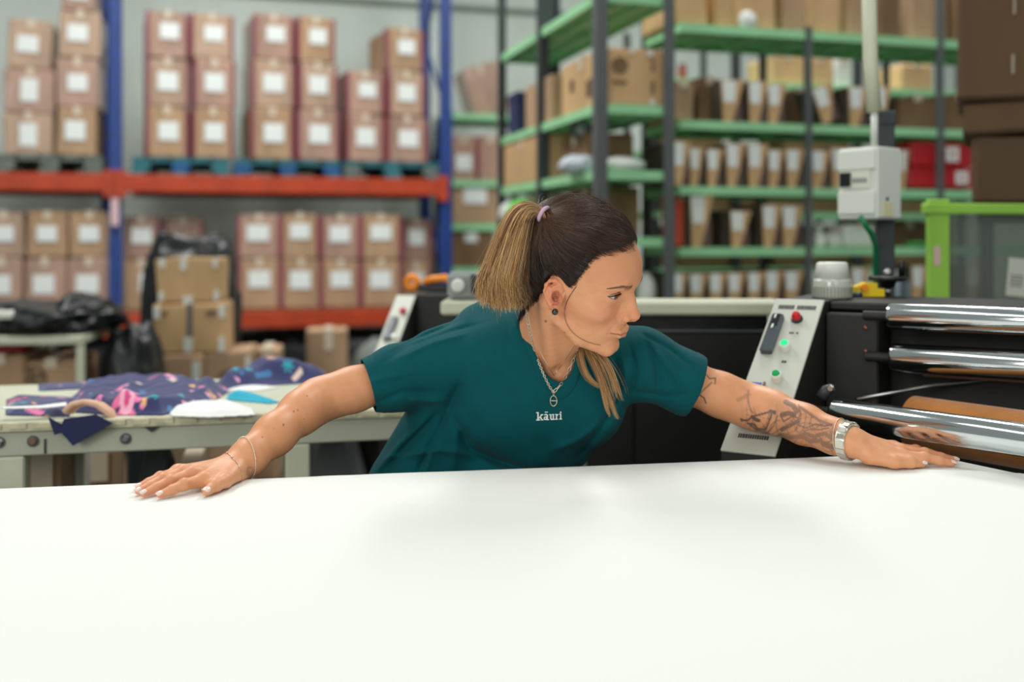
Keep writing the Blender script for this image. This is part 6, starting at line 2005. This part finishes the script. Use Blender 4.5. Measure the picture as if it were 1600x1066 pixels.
Vt, Tt = clip_mesh(Vt, Tt, Vt[:, 2] - (ZC - .60 + .02 * np.sin(Vt[:, 0] * 20)))
# hem bands stand a little proud
for C_, N_ in ((HEMR, NHR), (HEML, NHL)):
    s_ = (Vt - C_) @ N_; m_ = (np.linalg.norm(Vt - C_, axis=1) < .12) & (s_ > -.017)
    rad = Vt - C_ - s_[:, None] * N_; rad /= np.linalg.norm(rad, axis=1, keepdims=True) + 1e-9
    Vt[m_] += rad[m_] * .0012
M_SHIRT = mat('teal_jersey', (0, 80, 86), .9, var=.05, scale=30, bump=.10, bscale=700, sheen=.04, spec=.2)
shirt = mesh_from('t_shirt', own(Vt), Tt, M_SHIRT, person)
sd = shirt.modifiers.new('thickness', 'SOLIDIFY'); sd.thickness = .0018; sd.offset = -1
# collar rib
rows = []
for k, sc_ in enumerate((.985, 1.0, 1.05, 1.11, 1.155, 1.17)):
    th = np.linspace(0, 2 * math.pi, 97)[:-1]
    base_ = NKC + np.outer(np.cos(th), nu) * sc_ + np.outer(np.sin(th), nw) * sc_
    P_ = base_ + nn_ * .12
    for _ in range(60):
        d = shirt_full(P_.astype(np.float32)); P_ = P_ - nn_ * np.clip(d * .6, -.006, .006)[:, None]
    g = grad(shirt_sdf, P_.astype(np.float32), .002)
    rows.append(P_ + g * (0.0004, .0022, .0028, .0028, .0018, -.001)[k])
rows = np.stack(rows); nk = rows.shape[1]
# keep the ring smooth
for _ in range(3): rows = .5 * rows + .25 * (np.roll(rows, 1, 1) + np.roll(rows, -1, 1))
ii = np.arange(rows.shape[0] * nk).reshape(rows.shape[0], nk)
Fc = np.stack([ii[:-1], np.roll(ii[:-1], -1, 1), np.roll(ii[1:], -1, 1), ii[1:]], -1).reshape(-1, 4)
cr = mesh_from('collar', own(rows.reshape(-1, 3)), Fc, M_SHIRT, person)
sd = cr.modifiers.new('thickness', 'SOLIDIFY'); sd.thickness = .0012; sd.offset = 0

bv = BVHTree.FromPolygons(Vt.tolist(), Tt.tolist())
def on_shirt(px, py, lift=.0008):
    d = Vector(pt(px, py, 1.0) - np.array([0, 0, ZC])).normalized()
    h = bv.ray_cast(Vector((0, 0, ZC)), d)
    if h[0] is None: return pt(px, py, 1.9)
    return np.array(h[0]) - np.array(d) * lift
# printed word: slab letters cut as small plates that follow the cloth
def zz(x, y): return (780 + x / 6.664, 540 + y / 6.664)
SH = []
def rectp(x0, y0, x1, y1): SH.append([(x0, y0), (x1, y0), (x1, y1), (x0, y1)])
def quad(*p): SH.append(list(p))
def arc(cx, cy, rx, ry, a0, a1, w0, w1, n=12):
    a = np.radians(np.linspace(a0, a1, n + 1)); w = np.linspace(w0, w1, n + 1) if not callable(w0) else [w0(t) for t in a]
    for i in range(n):
        r1, r2 = w[i] / 2, w[i + 1] / 2
        SH.append([(cx + (rx + r1) * math.cos(a[i]), cy + (ry + r1) * math.sin(a[i])), (cx + (rx + r2) * math.cos(a[i + 1]), cy + (ry + r2) * math.sin(a[i + 1])),
                   (cx + (rx - r2) * math.cos(a[i + 1]), cy + (ry - r2) * math.sin(a[i + 1])), (cx + (rx - r1) * math.cos(a[i]), cy + (ry - r1) * math.sin(a[i]))])
# k
rectp(398, 694, 415, 782); rectp(385, 694, 398, 705); rectp(385, 770, 430, 782)
quad((415, 752), (440, 724), (456, 724), (415, 768)); rectp(436, 716, 466, 727); quad((424, 748), (438, 740), (460, 774), (444, 776)); rectp(440, 769, 470, 780)
# a with macron
rectp(505, 728, 521, 776); rectp(505, 768, 532, 778); arc(497, 728, 15, 9, 180, 360, 12, 14); arc(492, 758, 15, 13, 0, 360, 12, 12, 16); rectp(483, 690, 520, 699)
# u
rectp(546, 716, 561, 760); rectp(535, 716, 548, 726); arc(563, 757, 10, 14, 30, 180, 13, 15); rectp(575, 714, 590, 775); rectp(566, 714, 576, 724); rectp(575, 765, 598, 776)
# r
rectp(612, 714, 626, 773); rectp(602, 714, 614, 724); rectp(602, 763, 636, 774); arc(634, 735, 11, 13, 200, 295, 12, 14, 6)
# i
rectp(660, 711, 674, 771); rectp(650, 711, 662, 721); rectp(650, 761, 682, 772); arc(667, 697, 4.5, 4.5, 0, 360, 9, 9, 10)
b = MB()
for poly in SH:
    poly = [(385 + (x - 385) * .905, y) for x, y in poly]
    f = [on_shirt(*zz(x, y), .0014) for x, y in poly]; k_ = [on_shirt(*zz(x, y), .0004) for x, y in poly]; n = len(f)
    b.add(f + k_, [tuple(range(n)), tuple(range(n, 2 * n))[::-1]] + [(i, n + i, n + (i + 1) % n, (i + 1) % n) for i in range(n)])
b.v = [tuple(np.array(v) - PL) for v in b.v]
b.build('printed_word', mat('print_white', (236, 240, 236), .6), person)

# necklaces: ray cast onto skin and shirt together
Fb = F if isinstance(F, list) else F.tolist()
bvb = BVHTree.FromPolygons(V.tolist(), Fb)
bvc = BVHTree.FromPolygons(rows.reshape(-1, 3).tolist(), Fc.tolist())
def on_front(px, py, lift=.0032):
    o = Vector((0, 0, ZC)); d = Vector(pt(px, py, 1.0) - np.array([0, 0, ZC])).normalized()
    h = [x for x in (bv.ray_cast(o, d), bvb.ray_cast(o, d), bvc.ray_cast(o, d)) if x[0] is not None]
    if not h: return pt(px, py, 1.9)
    x = min(h, key=lambda t: t[3]); return np.array(x[0]) - np.array(d) * lift
def resample(l, n):
    l = np.array(l, float); s = np.r_[0, np.cumsum(np.linalg.norm(np.diff(l, axis=0), axis=1))]
    t = np.linspace(0, s[-1], n); return np.stack([np.interp(t, s, l[:, i]) for i in range(l.shape[1])], 1)
M_SILV = mat('silver_chain', (236, 224, 200), .3, metal=.85)
def chain_links(pxl, n, r, wire, elong, name, label):
    P_ = resample([on_front(*q) for q in resample(pxl, 40)], n)
    b = MB(); cps = np.array(P_)
    for _ in range(1): cps[1:-1] = .5 * cps[1:-1] + .25 * (cps[:-2] + cps[2:])
    for i in range(n - 1):
        a, c = cps[i], cps[i + 1]; m = (a + c) / 2; t = unit(c - a); L_ = np.linalg.norm(c - a) * .62
        dv = unit(m - np.array([0, 0, ZC])); s_ = unit(np.cross(t, dv))
        if i % 2: s_ = unit(s_ * .4 + dv * .9)
        ring = [m + t * L_ * math.cos(x) * 1.0 + s_ * r * math.sin(x) for x in np.linspace(0, 6.283, 13)[:-1]]
        b.tube([tuple(own(z)) for z in ring], wire, 5, True)
    o = b.build(name, M_SILV, person, True); o['label'] = label
    return o
c7 = lambda l: [(780 + x / 6.664, 540 + y / 6.664) for x, y in l]
chain_links([(823.5, 484), (824, 500)] + c7([(308, -130), (350, 0), (410, 170), (470, 320), (530, 440), (566, 485)])[1:], 46, .0019, .0007, 1, 'necklace', 'silver paperclip chain necklace')
chain_links(c7([(566, 485), (640, 415), (700, 310), (760, 190), (800, 80), (822, 0)]), 25, .0022, .00065, 1, 'necklace', 'silver paperclip chain necklace')
b = MB(); P_ = [on_front(*q, .0012) for q in resample([(824, 486), (830, 520)] + c7([(390, 0), (470, 150), (570, 310)]), 40)]
b.tube([tuple(own(z)) for z in P_], .0007, 5); P_ = [on_front(*q, .0012) for q in resample(c7([(570, 310), (680, 160), (780, 10), (795, -10)]), 30)]
b.tube([tuple(own(z)) for z in P_], .0007, 5); b.build('fine_necklace', M_SILV, person, True)
pc = [on_front(*q, .0022) for q in c7([(566 + 35 * math.cos(a), 577 + 54 * math.sin(a)) for a in np.linspace(0, 6.283, 25)[:-1]])]
b = MB(); b.tube([tuple(own(z)) for z in pc], .0009, 8, True)
b.tube([tuple(own(on_front(*q, .0022))) for q in c7([(566, 488), (556, 500), (566, 516), (576, 500)])], .0005, 6, True)
b.tube([tuple(own(on_front(*q, .0022))) for q in c7([(532, 577), (566, 575), (600, 577)])], .0012, 6)
b.build('pendant', M_SILV, person, True)['label'] = 'open oval silver pendant'

# ---- bracelets and watch
def ring_on_arm(c, n_dir, r, k=36, lift=.0012, tilt=None):
    n_dir = unit(n_dir); u = unit(np.cross(n_dir, (0, 0, 1))); w = np.cross(n_dir, u); out = []
    for a in np.linspace(0, 2 * math.pi, k + 1)[:-1]:
        dv = math.cos(a) * u + math.sin(a) * w
        out.append(dv)
    DV = np.array(out); t_ = np.full(k, .012)
    for _ in range(14):
        t_ = t_ - body_sdf((c + DV * t_[:, None]).astype(np.float32)) * .9
    return list(c + DV * (t_ + lift)[:, None])
fdr = unit(WR_ - ER_)
c = WR_ - fdr * .030
rg_ = ring_on_arm(c, unit(fdr + np.array([-.25, .2, .35])), .02)
b = MB()
for i, z in enumerate(rg_): 
    for s in (0, .5):
        zz_ = z * (1 - s) + rg_[(i + 1) % len(rg_)] * s; b.sphere(tuple(own(zz_)), (.0015, .0015, .0015), 6, 4)
b.build('bracelet', M_SILV, person, True)['label'] = 'thicker silver rope bracelet'
c = WR_ + fdr * .004
rg_ = ring_on_arm(c, unit(fdr + np.array([-.35, .25, .1])), .02)
b = MB(); b.tube([tuple(own(z)) for z in rg_], .00055, 5, True)
for i in range(0, len(rg_), 4): b.sphere(tuple(own(rg_[i])), .0016, 8, 5)
b.build('bracelet', mat('rose_silver', (236, 206, 186), .25, metal=1.0), person, True)['label'] = 'fine beaded bracelet at the wrist'
fdl = unit(WL_ - EL_)
c = WL_ - fdl * .006
nd = unit(fdl + np.array([.0, 0, .18]))
M_WATCH = mat('watch_silver', (222, 220, 208), .28, metal=.9)
rows_w = []
for s in (-.0085, -.0078, .0078, .0085):
    rows_w.append((c + nd * s, .0012 if abs(s) > .008 else .0030))
rr_ = [ring_on_arm(cc, nd, .02, 40, lf) for cc, lf in rows_w]
b = MB(); n_ = 40
vv_ = [tuple(own(z)) for r in rr_ for z in r]
b.add(vv_, [(k * n_ + i, k * n_ + (i + 1) % n_, (k + 1) * n_ + (i + 1) % n_, (k + 1) * n_ + i) for k in range(3) for i in range(n_)])
wb = b.build('watch_band', M_WATCH, person); wb['label'] = 'silver link watch band'
b = MB()
mid_ = ring_on_arm(c, nd, .02, 16, .0036)
for i, z in enumerate(mid_):
    t = unit(mid_[(i + 1) % 16] - mid_[i - 1]); nrm = unit(z - c - nd * ((z - c) @ nd))
    b.obox(own(z), np.array([nd, t, nrm]), (.0078, .0046, .0008), .0006)
b.build('watch_link', M_WATCH, wb)
b = MB(); b.tube([tuple(own(z)) for z in ring_on_arm(c - nd * .013, unit(nd + np.array([.1, 0, .1])), .02, 36, .0015)], .0008, 6, True)
b.build('bracelet', M_SILV, person, True)['label'] = 'thin silver bangle beside the watch'

# ---- nails
M_NAIL = mat('nail_pale', (240, 214, 200), .25, coat=.4)
def nail(t, prev, r, up=(0, 0, 1), sc_=1.0):
    d = unit(t - prev); n = unit(np.asarray(up) - d * (np.asarray(up) @ d)); s = np.cross(d, n)
    b = MB(); V_, F_ = [], []
    nu_, nv_ = 9, 9
    for i in range(nu_):
        for j in range(nv_):
            x, y = i / (nu_ - 1) * 2 - 1, j / (nv_ - 1) * 2 - 1
            e = math.sqrt(max(0, 1 - .35 * y * y))
            xx = x * e; yy = y * math.sqrt(1 - .35 * x * x)
            a = xx * 1.05
            V_.append(t + d * (.0025 + yy * .0058 * sc_) + (s * math.sin(a) + n * math.cos(a)) * (r * (1.0 - .06 * max(0, -y)) + .0003) - n * (.0012 * max(0, yy)))
    for i in range(nu_ - 1):
        for j in range(nv_ - 1):
            F_.append((i * nv_ + j, (i + 1) * nv_ + j, (i + 1) * nv_ + j + 1, i * nv_ + j + 1))
    o = mesh_from('fingernail', own(np.array(V_)), F_, M_NAIL, person)
    s_ = o.modifiers.new('thickness', 'SOLIDIFY'); s_.thickness = .0006; s_.offset = 0
for H in (HANDR, HANDL):
    for i, (m_, t_) in enumerate(zip(H['M'], H['T'])):
        fp = finger_pts(m_, t_); nail(t_, fp[2], FR[i][3] * 1.02, (0, -.25, 1))
    nail(H['TH'][3], H['TH'][2], .0074, (.12 if H is HANDR else .05, -.35, .95), 1.1)

# ---- trousers and shoes (below the table top)
HPR, HPL = R3(690, 815, 2.12), R3(800, 815, 2.12)
FTR, FTL = np.array([-.26, 2.12, .09]), np.array([.10, 2.20, .09])
KNR, KNL = (HPR + FTR) / 2 + np.array([-.01, -.05, .02]), (HPL + FTL) / 2 + np.array([.01, -.05, .02])
def trouser(p):
    d = ell(p, R3(745, 805, 2.11), (.175, .125, .15), TOR)
    for h_, k_, f_ in ((HPR, KNR, FTR), (HPL, KNL, FTL)):
        d = smin(d, chain(p, [h_, k_, f_ + np.array([0, 0, .0])], (.092, .066, .052), .03), .05)
    return d + .003 * np.sin(p[..., 2] * 60 + 4 * np.sin(p[..., 0] * 25))
Vq, Fq = surface_nets(trouser, (-.5, 1.85, .02), (.35, 2.42, ZC - .30), .009)
tr_ = mesh_from('trousers', own(Vq), Fq, mat('dark_denim', (40, 46, 62), .85, bump=.1, bscale=400), person)
for f_ in (FTR, FTL):
    sf = lambda p: smin(smin(cap(p, f_ + np.array([0, .03, -.045]), f_ + np.array([-.01, -.13, -.055]), .042, .036), cap(p, f_ + np.array([0, .01, -.03]), f_ + np.array([0, .01, .02]), .046, .048), .03), cap(p, f_ + np.array([0, .03, -.06]), f_ + np.array([0, -.11, -.062]), .04, .04), .02)
    s2_ = lambda p: smax(sf(p), .004 - p[..., 2], .004)
    Vq, Fq = surface_nets(s2_, f_ - np.array([.1, .25, .1]), f_ + np.array([.1, .15, .09]), .006)
    sh = mesh_from('shoe', own(Vq), Fq, mat('shoe_white', (206, 206, 200), .6), person)
